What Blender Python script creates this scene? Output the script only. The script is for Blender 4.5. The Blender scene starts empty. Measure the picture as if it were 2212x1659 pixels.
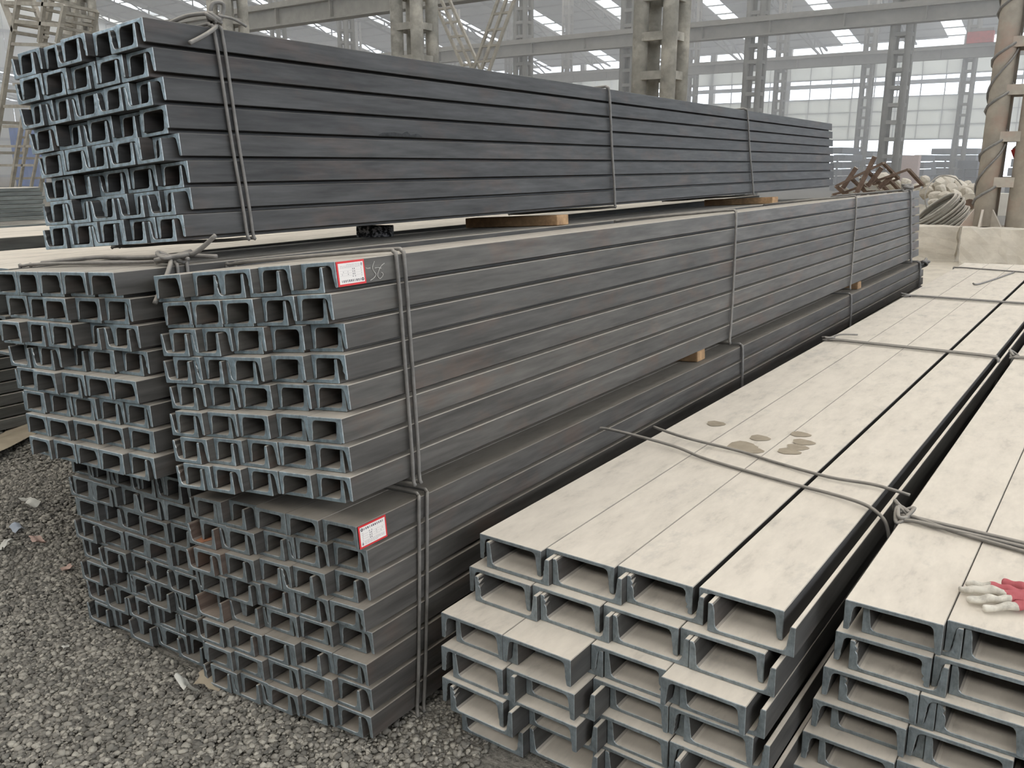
import bpy, math, random
import numpy as np
from mathutils import Matrix, Vector

random.seed(7)
rng = np.random.default_rng(11)
S = bpy.context.scene
COL = S.collection
R = math.radians

# ------------------------------------------------------------------ camera
EYE = 1.37                                   # eye height above the yard (m)
FPX, CX, CY = 1850.0, 1106.0, 829.5
PITCH = math.atan((CY - 347.0) / FPX)
HEAD = math.atan((2490.0 - CX) * math.cos(PITCH) / FPX)
FW = np.array([-math.sin(HEAD) * math.cos(PITCH), math.cos(HEAD) * math.cos(PITCH), -math.sin(PITCH)])
RT = np.array([math.cos(HEAD), math.sin(HEAD), 0.0])
UP = np.cross(RT, FW)
cam_d = bpy.data.cameras.new('camera')
cam_d.sensor_width = 36.0
cam_d.lens = FPX / 2212.0 * 36.0
cam_d.clip_end = 400
cam = bpy.data.objects.new('camera', cam_d)
COL.objects.link(cam)
m = Matrix.Identity(4)
for r_ in range(3):
    m[r_][0], m[r_][1], m[r_][2] = RT[r_], UP[r_], -FW[r_]
m[2][3] = EYE
cam.matrix_world = m
S.camera = cam

def ray(x, y):
    return FW + RT * (x - CX) / FPX - UP * (y - CY) / FPX
def at(x, y, D):                              # point at depth D
    p = ray(x, y) * D
    return np.array([p[0], p[1], p[2] + EYE])
def onz(x, y, z):                             # point on a level plane
    r = ray(x, y); t = (z - EYE) / r[2]
    return np.array([r[0] * t, r[1] * t, z])
def ony(x, y, Y):                             # point on a wall plane
    r = ray(x, y); t = Y / r[1]
    return np.array([r[0] * t, Y, r[2] * t + EYE])

# ------------------------------------------------------------------ sky, light, exposure
W = bpy.data.worlds.new('overcast_sky'); S.world = W; W.use_nodes = True
nt = W.node_tree; nt.nodes.clear()
out = nt.nodes.new('ShaderNodeOutputWorld'); bg = nt.nodes.new('ShaderNodeBackground')
tc = nt.nodes.new('ShaderNodeTexCoord'); sp = nt.nodes.new('ShaderNodeSeparateXYZ')
rp = nt.nodes.new('ShaderNodeValToRGB')
rp.color_ramp.elements[0].position = 0.0; rp.color_ramp.elements[0].color = (1.15, 1.30, 1.48, 1)
rp.color_ramp.elements[1].position = 0.6; rp.color_ramp.elements[1].color = (1.25, 1.20, 1.12, 1)
nt.links.new(tc.outputs['Generated'], sp.inputs[0]); nt.links.new(sp.outputs['Z'], rp.inputs[0])
nt.links.new(rp.outputs[0], bg.inputs[0]); bg.inputs[1].default_value = 1.0
nt.links.new(bg.outputs[0], out.inputs[0])
S.view_settings.view_transform = 'Standard'
S.view_settings.look = 'None'
S.view_settings.gamma = 1.0
S.view_settings.use_curve_mapping = False
S.view_settings.exposure = 2.3
S.cycles.max_bounces = 6; S.cycles.diffuse_bounces = 3; S.cycles.glossy_bounces = 2

# ------------------------------------------------------------------ materials
def mat(name):
    a = bpy.data.materials.new(name); a.use_nodes = True
    n = a.node_tree.nodes; b = n['Principled BSDF']
    return a, a.node_tree, b
def node(t, typ, **kw):
    n = t.nodes.new(typ)
    for k, v in kw.items(): setattr(n, k, v)
    return n
def mixc(t, fac, c1, c2, mode='MIX'):
    n = node(t, 'ShaderNodeMix', data_type='RGBA', blend_type=mode)
    for sock, v in ((n.inputs[0], fac), (n.inputs[6], c1), (n.inputs[7], c2)):
        if hasattr(v, 'links') or isinstance(v, bpy.types.NodeSocket): t.links.new(v, sock)
        else: sock.default_value = v if not isinstance(v, tuple) else (*v, 1)[:4]
    return n.outputs[2]
def noise(t, vec, scale, detail=4, rough=0.55, scl=None):
    n = node(t, 'ShaderNodeTexNoise'); n.inputs['Scale'].default_value = scale
    n.inputs['Detail'].default_value = detail; n.inputs['Roughness'].default_value = rough
    if scl is not None:
        mp = node(t, 'ShaderNodeMapping'); mp.inputs['Scale'].default_value = scl
        t.links.new(vec, mp.inputs['Vector']); vec = mp.outputs[0]
    t.links.new(vec, n.inputs['Vector'])
    return n.outputs['Fac']
def ramp(t, fac, p0, p1, c0=(0, 0, 0), c1=(1, 1, 1)):
    n = node(t, 'ShaderNodeValToRGB'); e = n.color_ramp.elements
    e[0].position = p0; e[1].position = p1; e[0].color = (*c0, 1); e[1].color = (*c1, 1)
    t.links.new(fac, n.inputs[0]); return n.outputs[0]
def math_(t, op, a, b=None, clamp=False):
    n = node(t, 'ShaderNodeMath', operation=op, use_clamp=clamp)
    for i, v in enumerate((a, b)):
        if v is None: continue
        if isinstance(v, bpy.types.NodeSocket): t.links.new(v, n.inputs[i])
        else: n.inputs[i].default_value = v
    return n.outputs[0]
def objvec(t, rnd=True):
    tc = node(t, 'ShaderNodeTexCoord')
    if not rnd: return tc.outputs['Object']
    oi = node(t, 'ShaderNodeObjectInfo')
    mul = math_(t, 'MULTIPLY', oi.outputs['Random'], 37.0)
    cb = node(t, 'ShaderNodeCombineXYZ')
    for i in range(3): t.links.new(mul, cb.inputs[i])
    va = node(t, 'ShaderNodeVectorMath', operation='ADD')
    t.links.new(tc.outputs['Object'], va.inputs[0]); t.links.new(cb.outputs[0], va.inputs[1])
    return va.outputs[0]
def bump(t, b, h, strength, dist):
    n = node(t, 'ShaderNodeBump'); n.inputs['Strength'].default_value = strength; n.inputs['Distance'].default_value = dist
    t.links.new(h, n.inputs['Height']); t.links.new(n.outputs[0], b.inputs['Normal'])

DUST = (0.68, 0.625, 0.545)
def steel(name, dust, base=(0.118, 0.120, 0.124), rust=0.25, tint=DUST):
    """rolled mill-scale steel; dust lies on whatever faces up"""
    a, t, b = mat(name); v = objvec(t)
    n1 = noise(t, v, 3.4, 5, .66, (6, .75, 6)); n2 = noise(t, v, 60, 2, .6, (1, .08, 1))
    c = mixc(t, ramp(t, n1, .3, .7), tuple(x * .56 for x in base), tuple(x * 1.40 for x in base))
    c = mixc(t, math_(t, 'MULTIPLY', n2, .35), c, (base[0] * 1.7, base[1] * 1.6, base[2] * 1.5))
    n3 = noise(t, v, 2.2, 4, .65, (4, 1.6, 4))
    c = mixc(t, math_(t, 'MULTIPLY', ramp(t, n3, .52, .72), rust), c, (0.14, 0.085, 0.062))
    c = mixc(t, .8, c, ramp(t, n2, .30, .70, (.74, .74, .74), (1.22, 1.22, 1.21)), 'MULTIPLY')
    # per bar tone
    oi = node(t, 'ShaderNodeObjectInfo')
    c = mixc(t, 1.0, c, ramp(t, oi.outputs['Random'], 0, 1, (.76, .76, .77), (1.16, 1.15, 1.14)), 'MULTIPLY')
    g = node(t, 'ShaderNodeNewGeometry'); s = node(t, 'ShaderNodeSeparateXYZ'); t.links.new(g.outputs['Normal'], s.inputs[0])
    up = ramp(t, s.outputs['Z'], .55, .85)
    ns = noise(t, v, 14, 4, .7, (1.5, .5, 1.5)); nd = ns
    cov = ramp(t, nd, .30 - .12 * dust, .52 - .12 * dust)
    dcol = mixc(t, ramp(t, ns, .35, .62), tuple(x * .91 for x in tint), tuple(x * 1.03 for x in tint))
    sm = noise(t, v, 6.5, 5, .74, (1.3, .7, 1.3))
    dcol = mixc(t, math_(t, 'MULTIPLY', ramp(t, sm, .56, .70), .40), dcol, (.40, .385, .355))
    f = math_(t, 'MULTIPLY', up, math_(t, 'MULTIPLY', mixc(t, .75, cov, (1, 1, 1)), dust))
    light = math_(t, 'ADD', f, 0.03 * dust, True)
    c = mixc(t, light, c, dcol)
    t.links.new(c, b.inputs['Base Color'])
    t.links.new(ramp(t, f, 0, .7, (.5, .5, .5), (.95, .95, .95)), b.inputs['Roughness'])
    b.inputs['Specular IOR Level'].default_value = 0.2
    return a
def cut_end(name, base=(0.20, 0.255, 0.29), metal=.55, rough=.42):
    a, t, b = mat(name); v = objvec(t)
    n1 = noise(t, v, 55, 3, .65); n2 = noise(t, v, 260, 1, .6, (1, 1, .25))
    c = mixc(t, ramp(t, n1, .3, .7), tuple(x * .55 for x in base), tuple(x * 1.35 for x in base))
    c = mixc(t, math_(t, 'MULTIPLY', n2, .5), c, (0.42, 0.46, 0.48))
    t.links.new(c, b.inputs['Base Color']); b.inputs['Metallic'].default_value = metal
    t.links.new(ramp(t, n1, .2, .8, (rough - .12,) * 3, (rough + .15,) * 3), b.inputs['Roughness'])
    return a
def plain(name, col, var=.2, scale=8, rough=.85, spec=.3, bmp=.3, bd=.004, alt=None, up=None, upc=DUST):
    a, t, b = mat(name); v = objvec(t)
    n1 = noise(t, v, scale, 4, .62)
    c = mixc(t, ramp(t, n1, .3, .7), tuple(x * (1 - var) for x in col), tuple(min(1, x * (1 + var)) for x in col))
    if alt: c = mixc(t, ramp(t, noise(t, v, scale * .45, 5, .6), .5, .68), c, alt)
    if up:
        g = node(t, 'ShaderNodeNewGeometry'); s = node(t, 'ShaderNodeSeparateXYZ'); t.links.new(g.outputs['Normal'], s.inputs[0])
        c = mixc(t, math_(t, 'MULTIPLY', ramp(t, s.outputs['Z'], .2, .8), up), c, upc)
    t.links.new(c, b.inputs['Base Color']); b.inputs['Roughness'].default_value = rough
    b.inputs['Specular IOR Level'].default_value = spec
    if bmp: bump(t, b, n1, bmp, bd)
    return a

M = {}
M['s_top'] = steel('mill_scale_steel_top_bundle', .14, (.053, .054, .0555), .3)
M['s_mid'] = steel('mill_scale_steel_middle_bundle', .62, (.077, .075, .072), .55)
M['s_left'] = steel('mill_scale_steel_left_bundle', .66, (.060, .059, .057), .3)
M['s_bot'] = steel('mill_scale_steel_lower_bundle', .55, (.072, .070, .068), .35, (0.50, 0.45, 0.385))
M['s_botl'] = steel('mill_scale_steel_lower_left_bundle', .4, (.054, .054, .054), .3, (0.45, 0.41, 0.35))
M['s_right'] = steel('dusty_wide_channel_steel', .97, (.058, .060, .062), .2)
M['s_rust'] = steel('rusty_channel_steel', .5, (.13, .10, .085), .9, (0.42, 0.36, 0.30))
M['e_blue'] = cut_end('sawn_steel_end_lit', (0.46, 0.61, 0.72), .5, .36)  # cut steel with the light put in: brightest, bluest on the highest pack
M['e_mid'] = cut_end('sawn_steel_end_half_lit', (0.245, 0.345, 0.415), .5, .42)  # same cut steel, toned for the weaker light on middle and left packs
M['e_dark'] = cut_end('sawn_steel_end_shaded', (0.15, 0.195, 0.22), .4, .48)  # shaded copy of the cut steel for the lower packs
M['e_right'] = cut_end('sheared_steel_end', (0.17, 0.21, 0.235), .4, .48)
M['wire'] = plain('drawn_steel_wire', (0.165, 0.158, 0.148), .25, 30, .6, .4, .3, .001, up=.4, upc=(.55, .5, .43))
M['wire_dark'] = plain('dark_steel_wire', (0.17, 0.165, 0.16), .25, 30, .6, .4, .3, .001, up=.3, upc=(.5, .46, .4))
M['wood'] = plain('sawn_timber', (0.42, 0.27, 0.15), .3, 25, .85, .2, .4, .003, (0.24, 0.15, 0.09))
M['red'] = plain('label_red', (0.62, 0.035, 0.04), .08, 20, .5, .3, 0)
M['paper'] = plain('label_paper', (0.78, 0.74, 0.71), .04, 20, .6, .3, 0)
M['ink'] = plain('label_ink', (0.06, 0.06, 0.08), .1, 20, .7, .2, 0)
M['ink_pale'] = plain('label_ink_pale', (0.46, 0.43, 0.42), .1, 20, .7, .2, 0)
M['chalk'] = plain('white_chalk', (0.42, 0.41, 0.38), .3, 200, .95, .1, .3, .001)
M['stain'] = plain('damp_stain_in_dust', (0.345, 0.295, 0.225), .12, 30, .85, .25, .1, .001)
M['concrete'] = plain('dusty_concrete', (0.56, 0.515, 0.44), .14, 5, .95, .15, .6, .02, (0.48, 0.435, 0.365), .4)
M['dirt'] = plain('dry_dirt', (0.58, 0.53, 0.45), .14, 5, 1, .1, .7, .03)
M['column'] = plain('dust_covered_column_paint', (0.25, 0.233, 0.20), .22, 6, .9, .2, .35, .006, (0.42, 0.385, 0.325), .6)
M['column_pink'] = plain('flaking_column_paint', (0.40, 0.36, 0.305), .18, 5, .9, .2, .35, .008, (0.41, 0.305, 0.25), .6)
M['column_far'] = plain('column_paint_far', (0.24, 0.228, 0.20), .15, 4, .9, .2, 0, up=.5)
M['girder'] = plain('crane_girder_paint', (0.26, 0.243, 0.21), .15, 3, .9, .2, .2, .005, up=.7)
M['lattice'] = plain('lattice_bar_steel', (0.33, 0.30, 0.25), .2, 6, .9, .2, .2, .004, up=.6)
M['panel'] = plain('wall_sheet_paint', (0.62, 0.62, 0.575), .05, 2, .8, .2, 0)
M['dent'] = plain('torn_scab_steel', (0.036, 0.038, 0.040), .3, 60, .7, .2, .6, .003)
M['panel_dim'] = plain('unseen_dark_wall_sheet', (0.15, 0.15, 0.145), .1, 2, .9, .2, 0)  # unseen walls, coloured dark to cut light thrown onto the channel ends
def sheet(name, col, through):
    a, t, b = mat(name); o_ = t.nodes['Material Output']
    d_ = node(t, 'ShaderNodeBsdfDiffuse'); tr = node(t, 'ShaderNodeBsdfTranslucent'); mx = node(t, 'ShaderNodeMixShader')
    n1 = noise(t, objvec(t), 1.5, 4, .6); c = mixc(t, n1, tuple(x * .9 for x in col), col)
    t.links.new(c, d_.inputs[0]); t.links.new(c, tr.inputs[0]); mx.inputs[0].default_value = through
    t.links.new(d_.outputs[0], mx.inputs[1]); t.links.new(tr.outputs[0], mx.inputs[2]); t.links.new(mx.outputs[0], o_.inputs[0]); t.nodes.remove(b)
    return a
M['roof'] = sheet('weathered_roof_sheet', (0.16, 0.16, 0.152), .14)
M['panel_thin'] = sheet('translucent_wall_sheet', (0.72, 0.72, 0.67), .60)
M['rim'] = cut_end('burred_edge_highlight', (0.50, 0.55, 0.58), .55, .35)  # edge highlight put into a paler colour on the end chamfer
M['rim_dull'] = cut_end('burred_edge_highlight_dim', (0.27, 0.30, 0.315), .5, .42)  # dimmer copy of the painted edge highlight
M['seam'] = plain('wall_rail_paint', (0.36, 0.37, 0.37), .05, 2, .8, .2, 0)
M['roof'] = plain('roof_sheet_underside', (0.27, 0.275, 0.265), .15, 1.2, .9, .15, 0)
M['purlin'] = plain('roof_purlin_steel', (0.10, 0.10, 0.095), .15, 2, .9, .2, 0)
M['ground'] = plain('packed_gravel_ground', (0.22, 0.208, 0.185), .45, 90, 1, .1, .9, .01, (0.25, 0.235, 0.205))
M['frame_rust'] = plain('rusty_frame_steel', (0.15, 0.105, 0.08), .3, 12, .9, .2, .3, .004, up=.75)
M['rubble'] = plain('rubble_block', (0.46, 0.42, 0.35), .2, 9, .95, .15, .6, .02, up=.5)
M['coil'] = plain('coiled_rod_steel', (0.31, 0.29, 0.255), .2, 15, .8, .3, .2, .003, up=.6)
M['box_white'] = plain('pale_cabinet_paint', (0.60, 0.585, 0.53), .08, 6, .8, .2, .1, .003)
M['red_paint'] = plain('red_machine_paint', (0.50, 0.06, 0.05), .2, 6, .6, .3, .1, .003)
M['blue'] = plain('blue_sheet', (0.06, 0.13, 0.34), .2, 3, .8, .2, .2, .01)
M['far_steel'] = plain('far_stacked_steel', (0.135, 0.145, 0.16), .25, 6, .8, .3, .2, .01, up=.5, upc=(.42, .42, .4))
M['tan_sheet'] = plain('cardboard_scrap', (0.36, 0.31, 0.235), .12, 9, .9, .15, .3, .002)
M['scrap_white'] = plain('paper_scrap', (0.62, 0.61, 0.56), .1, 20, .9, .2, .2, .001)
M['scrap_pink'] = plain('pink_paper_scrap', (0.58, 0.42, 0.36), .12, 20, .9, .2, .2, .001)
M['scrap_rust'] = plain('rust_coloured_scrap', (0.42, 0.20, 0.12), .25, 30, .9, .2, .3, .002)
M['scrap_blue'] = plain('clear_plastic_scrap', (0.33, 0.37, 0.43), .15, 20, .4, .5, .2, .001)

# gravel: every stone its own tone
a, t, b = mat('gravel_stone'); g = node(t, 'ShaderNodeNewGeometry')
cr = node(t, 'ShaderNodeValToRGB'); e = cr.color_ramp.elements
e[0].position = 0; e[0].color = (.145, .139, .125, 1); e[1].position = 1; e[1].color = (.46, .435, .38, 1)
x = cr.color_ramp.elements.new(.6); x.color = (.275, .26, .23, 1)
t.links.new(g.outputs['Random Per Island'], cr.inputs[0])
nn = noise(t, objvec(t, False), 120, 3, .6)
t.links.new(mixc(t, .45, cr.outputs[0], ramp(t, nn, .3, .7, (.6, .6, .6), (1.2, 1.2, 1.2)), 'MULTIPLY'), b.inputs['Base Color'])
b.inputs['Roughness'].default_value = .95; b.inputs['Specular IOR Level'].default_value = .15
M['gravel'] = a
# glove: white coated fingers, red knit back
a, t, b = mat('work_glove'); v = objvec(t, False); s = node(t, 'ShaderNodeSeparateXYZ'); t.links.new(v, s.inputs[0])
nz = noise(t, v, 26, 3, .6)
edge = math_(t, 'ADD', s.outputs['X'], math_(t, 'MULTIPLY', math_(t, 'SUBTRACT', nz, .5), .035))
edge = math_(t, 'ADD', edge, math_(t, 'MULTIPLY', s.outputs['Y'], .55))
isred = math_(t, 'GREATER_THAN', edge, .020)
knit = node(t, 'ShaderNodeTexWave'); knit.inputs['Scale'].default_value = 130; t.links.new(v, knit.inputs['Vector'])
redc = mixc(t, knit.outputs['Fac'], (.38, .085, .10), (.54, .17, .185))
dirt = mixc(t, ramp(t, noise(t, v, 40, 4, .6), .45, .75), (.66, .63, .56), (.30, .28, .245))
t.links.new(mixc(t, isred, dirt, redc), b.inputs['Base Color']); b.inputs['Roughness'].default_value = .9
b.inputs['Specular IOR Level'].default_value = .15
M['glove'] = a

# ------------------------------------------------------------------ mesh helpers
class MB:
    def __init__(s): s.v = []; s.f = []; s.mi = []
    def add(s, vs, fs, mi=0):
        o = len(s.v); s.v += [tuple(map(float, p)) for p in vs]
        s.f += [tuple(o + i for i in f) for f in fs]; s.mi += [mi] * len(fs); return s
    def box(s, c, d, rot=None, mi=0, taper=1.0):
        vs = []
        for k in (-1, 1):
            q = taper if k == 1 else 1.0
            for (i, j) in ((-1, -1), (1, -1), (1, 1), (-1, 1)):
                vs.append(Vector((i * d[0] / 2 * q, j * d[1] / 2 * q, k * d[2] / 2)))
        if rot is not None: vs = [rot @ p for p in vs]
        vs = [p + Vector(c) for p in vs]
        return s.add(vs, [(3, 2, 1, 0), (4, 5, 6, 7), (0, 1, 5, 4), (1, 2, 6, 5), (2, 3, 7, 6), (3, 0, 4, 7)], mi)
    def bar(s, p, q, w, h=None):                # rectangular bar from p to q
        p, q = Vector(p), Vector(q); d = q - p; L = d.length
        rot = d.to_track_quat('Z', 'Y').to_matrix()
        return s.box((p + q) / 2, (w, h or w, L), rot)
    def tube(s, pts, r, n=7, closed=False, cap=True):
        pts = [Vector(p) for p in pts]; N = len(pts); rings = []
        prev = None
        for i, p in enumerate(pts):
            if closed: d = pts[(i + 1) % N] - pts[i - 1]
            else: d = pts[min(i + 1, N - 1)] - pts[max(i - 1, 0)]
            d = d.normalized() if d.length > 1e-9 else Vector((0, 0, 1))
            if prev is None:
                u = d.orthogonal().normalized()
            else:
                u = (prev - d * prev.dot(d))
                u = u.normalized() if u.length > 1e-6 else d.orthogonal().normalized()
            prev = u; w = d.cross(u)
            rr = r[i] if isinstance(r, (list, tuple)) else r
            rings.append([p + (u * math.cos(2 * math.pi * k / n) + w * math.sin(2 * math.pi * k / n)) * rr for k in range(n)])
        vs = [p for ring in rings for p in ring]; fs = []
        for i in range(N if closed else N - 1):
            a0, b0 = i * n, ((i + 1) % N) * n
            for k in range(n): fs.append((a0 + k, a0 + (k + 1) % n, b0 + (k + 1) % n, b0 + k))
        if cap and not closed: fs += [tuple(range(n - 1, -1, -1)), tuple((N - 1) * n + k for k in range(n))]
        return s.add(vs, fs)
    def mesh(s, name, mats, smooth=False):
        me = bpy.data.meshes.new(name); me.from_pydata(s.v, [], s.f); me.validate()
        for q in (mats if isinstance(mats, (list, tuple)) else [mats]): me.materials.append(q)
        if any(s.mi) and len(me.polygons) == len(s.mi): me.polygons.foreach_set('material_index', s.mi)
        if smooth: me.polygons.foreach_set('use_smooth', [True] * len(me.polygons))
        me.update(); return me
    def build(s, name, mats, parent=None, smooth=False, loc=None):
        o = bpy.data.objects.new(name, s.mesh(name, mats, smooth)); COL.objects.link(o)
        if parent is not None: o.parent = parent
        if loc is not None: o.location = loc
        return o
def spline(pts, k=6, closed=False):              # Catmull-Rom
    pts = [Vector(p) for p in pts]; N = len(pts); res = []
    for i in range(N if closed else N - 1):
        g = lambda j: pts[j % N] if closed else pts[max(0, min(N - 1, j))]
        p0, p1, p2, p3 = g(i - 1), g(i), g(i + 1), g(i + 2)
        for s_ in range(k):
            u = s_ / k
            res.append(.5 * ((2 * p1) + (p2 - p0) * u + (2 * p0 - 5 * p1 + 4 * p2 - p3) * u * u + (3 * p1 - p0 - 3 * p2 + p3) * u ** 3))
    if not closed: res.append(pts[-1])
    return res
def tag(o, label=None, cat=None, group=None, kind=None):
    if label: o['label'] = label
    if cat: o['category'] = cat
    if group: o['group'] = group
    if kind: o['kind'] = kind
    return o
def empty(name, loc=(0, 0, 0)):
    o = bpy.data.objects.new(name, None); COL.objects.link(o); o.location = loc; o.empty_display_size = .1
    return o
def link(name, me, parent=None, loc=(0, 0, 0), rot=(0, 0, 0)):
    o = bpy.data.objects.new(name, me); COL.objects.link(o)
    if parent is not None: o.parent = parent
    o.location = loc; o.rotation_euler = rot; return o
ORD = ['first', 'second', 'third', 'fourth', 'fifth', 'sixth', 'seventh', 'eighth', 'ninth', 'tenth', 'eleventh', 'twelfth', 'thirteenth', 'fourteenth']

def gz(x):                                       # the yard falls slightly to the left
    return float(np.interp(x, [-2.5, -1.9, -1.28, -.9], [0.0, .030, .078, .080]))

# ------------------------------------------------------------------ setting: ground, wall, roof
xs = np.concatenate([[-150, -80, -40, -20, -12, -8], np.arange(-6, 1.01, .12), [3, 8, 30]])
ys = np.concatenate([[-12, -6, -3], np.arange(-1, 4.01, .12), [6, 9, 13, 20, 40, 66, 90]])
gv = []
for yy in ys:
    for xx in xs:
        gv.append((xx, yy, gz(xx) - .012 + .006 * math.sin(xx * 5.1 + yy * 3.3) * math.cos(yy * 4.7 - xx * 2.2)))
nx = len(xs)
mb = MB(); mb.add(gv, [(j * nx + i, j * nx + i + 1, (j + 1) * nx + i + 1, (j + 1) * nx + i) for j in range(len(ys) - 1) for i in range(nx - 1)])
floor = mb.build('floor', M['ground'], smooth=True); tag(floor, kind='structure')

YW = 66.0
def rel(z): return z + EYE
wall = empty('wall_far', (-30, YW, 0)); tag(wall, kind='structure')
pan = {}
def wpanel(x0, x1, z0, z1):
    key = (round(x1 - x0, 3), round(z1 - z0, 3))
    if key not in pan:
        pan[key] = MB().box((0, 0, 0), (key[0] - .05, .06, key[1] - .05)).mesh('wall_panel', M['panel_thin'])
    link('wall_panel', pan[key], wall, ((x0 + x1) / 2 + 30, 0, (z0 + z1) / 2))
PW = 1.5
for i in range(50):
    x0 = -72 + i * PW
    wpanel(x0, x0 + PW, rel(1.43), rel(2.37)); wpanel(x0, x0 + PW, rel(2.37), rel(3.31)); wpanel(x0, x0 + PW, rel(3.31), rel(4.25))
    wpanel(x0, x0 + PW, rel(5.62), rel(6.95))
bm_ = MB()
for z, hh in ((1.43, .10), (2.37, .05), (3.31, .05), (4.25, .10), (5.18, .28), (5.62, .09), (6.97, .12)):
    bm_.box((-34.2 + 30, .05, rel(z)), (76, .10, hh))
for i in range(51): bm_.box((-72 + i * PW + 30, .08, rel(4.2)), (.07, .05, 5.6))
bm_.build('wall_rail', M['seam'], wall)
for i in range(13):                                # posts carrying the wall
    MB().box((-70 + i * 5.9 + 30, .35, rel(3.3)), (.42, .34, 9.3)).build('wall_post', M['column_far'], wall)

# roof falling towards the far wall, open strips let the sky through
SL = math.tan(R(11))
def roofz(y): return rel(7.95) + (YW - y) * SL
ceiling = empty('ceiling', (-60, 20, 0)); tag(ceiling, kind='structure')
sx, strips = -141.0, []
k = 0
while sx < 9:
    wid = 5.6 if k % 2 else 5.0
    strips.append((sx, sx + wid)); sx += wid + 1.2; k += 1
YR0, YR1 = -9.2, 66.4
for (a0, a1) in strips:
    for q in range(5):
        y0 = YR0 + (YR1 - YR0) * q / 5; y1 = YR0 + (YR1 - YR0) * (q + 1) / 5 - .06
        vs = []
        for dz in (0, .06):
            for (x, y) in ((a0, y0), (a1, y0), (a1, y1), (a0, y1)): vs.append((x + 60, y - 20, roofz(y) + dz))
        MB().add(vs, [(3, 2, 1, 0), (4, 5, 6, 7), (0, 1, 5, 4), (1, 2, 6, 5), (2, 3, 7, 6), (3, 0, 4, 7)]).build('roof_sheet', M['roof'], ceiling)
pm = MB()
for i in range(30):
    y = 20 + .8 + i * 1.55
    pm.box((-61.5 + 60, y - 20, roofz(y) - .05), (160, .07, .08))
tag(pm.build('roof_purlins', M['purlin'], ceiling), kind='stuff')
for i in range(27):                                # light roof trusses running down the slope
    x = -138 + i * 5.9; tm = MB()
    for s_ in range(16):
        ya, yb = 20 + s_ * 2.875, 20 + (s_ + 1) * 2.875
        za, zb = roofz(ya) - .35, roofz(yb) - .35
        tm.bar((x + 60, ya - 20, za), (x + 60, yb - 20, zb), .12)
        tm.bar((x + 60, ya - 20, za - .75), (x + 60, yb - 20, zb - .75), .12)
        tm.bar((x + 60, ya - 20, za), (x + 60, yb - 20, zb - .75), .08)
        tm.bar((x + 60, ya - 20, za - .75), (x + 60, ya - 20, za), .08)
    tag(tm.build('roof_truss', M['purlin'], ceiling))
wl = empty('wall_left', (-78, 30, 0)); tag(wl, kind='structure')
pl_ = MB().box((0, 0, 0), (.06, 2.95, 2.9)).mesh('wall_panel', M['panel'])
for i in range(24):
    for z in (1.6, 4.6, 10.2, 13.2):
        link('wall_panel', pl_, wl, (0, -40 + i * 3.0, z))
sr_ = MB()
for z in (.12, 3.1, 6.1, 8.7, 11.7, 14.7): sr_.box((.06, -4, z), (.12, 72, .22))
sr_.build('wall_rail', M['seam'], wl)
# unseen hall walls: solid parts block low sky, window bands added to light the steel
wb = empty('wall_back', (-60, -9.4, 0)); tag(wb, kind='structure')
for z0_, z1_ in ((0, 8.4), (11.8, 23)):
    MB().box((0, 0, (z0_ + z1_) / 2), (150, .15, z1_ - z0_)).build('wall_sheet', M['panel_dim'], wb)
for i in range(25): MB().box((-73 + i * 6.1, 0, 10.1), (.35, .35, 3.4)).build('wall_post', M['column_far'], wb)
wr = empty('wall_right', (14.5, 28, 0)); tag(wr, kind='structure')
for z0_, z1_ in ((0, 3.6), (9.0, 23)):
    MB().box((0, 0, (z0_ + z1_) / 2), (.15, 74, z1_ - z0_)).build('wall_sheet', M['panel_dim'], wr)
for i in range(13): MB().box((0, -36 + i * 6.0, 6.2), (.35, .35, 6.0)).build('wall_post', M['column_far'], wr)

# ------------------------------------------------------------------ channels and bundles
def profile(W_, fl, tw, tf0, tf1, ns=3):
    """open-down channel section in x,z: web on top (z=0), flanges down"""
    rr = min(.011, W_ * .1); o = .0015
    P = [(o, 0), (W_ - o, 0), (W_, -o), (W_, -fl + .001), (W_ - .001, -fl)]
    P += [(W_ - tf1 + .0022, -fl), (W_ - tf1, -fl + .003)]
    zi = -tw
    xi = W_ - tf0
    for q in range(ns):
        w_ = (q + 1) / (ns + 1); P.append((W_ - (tf0 * w_ + tf1 * (1 - w_)), (-fl + .003) * (1 - w_) + (zi - rr) * w_))
    for k in range(4):
        an = k / 3 * math.pi / 2
        P.append((xi - rr * (1 - math.cos(an)) if k else xi, zi - rr + rr * math.sin(an)))
    Q = [(W_ - x, z) for (x, z) in P[7:]][::-1]
    P += Q
    P += [(tf1, -fl + .003), (tf1 - .0022, -fl), (.001, -fl), (0, -fl + .001), (0, -o)]
    return P
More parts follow.
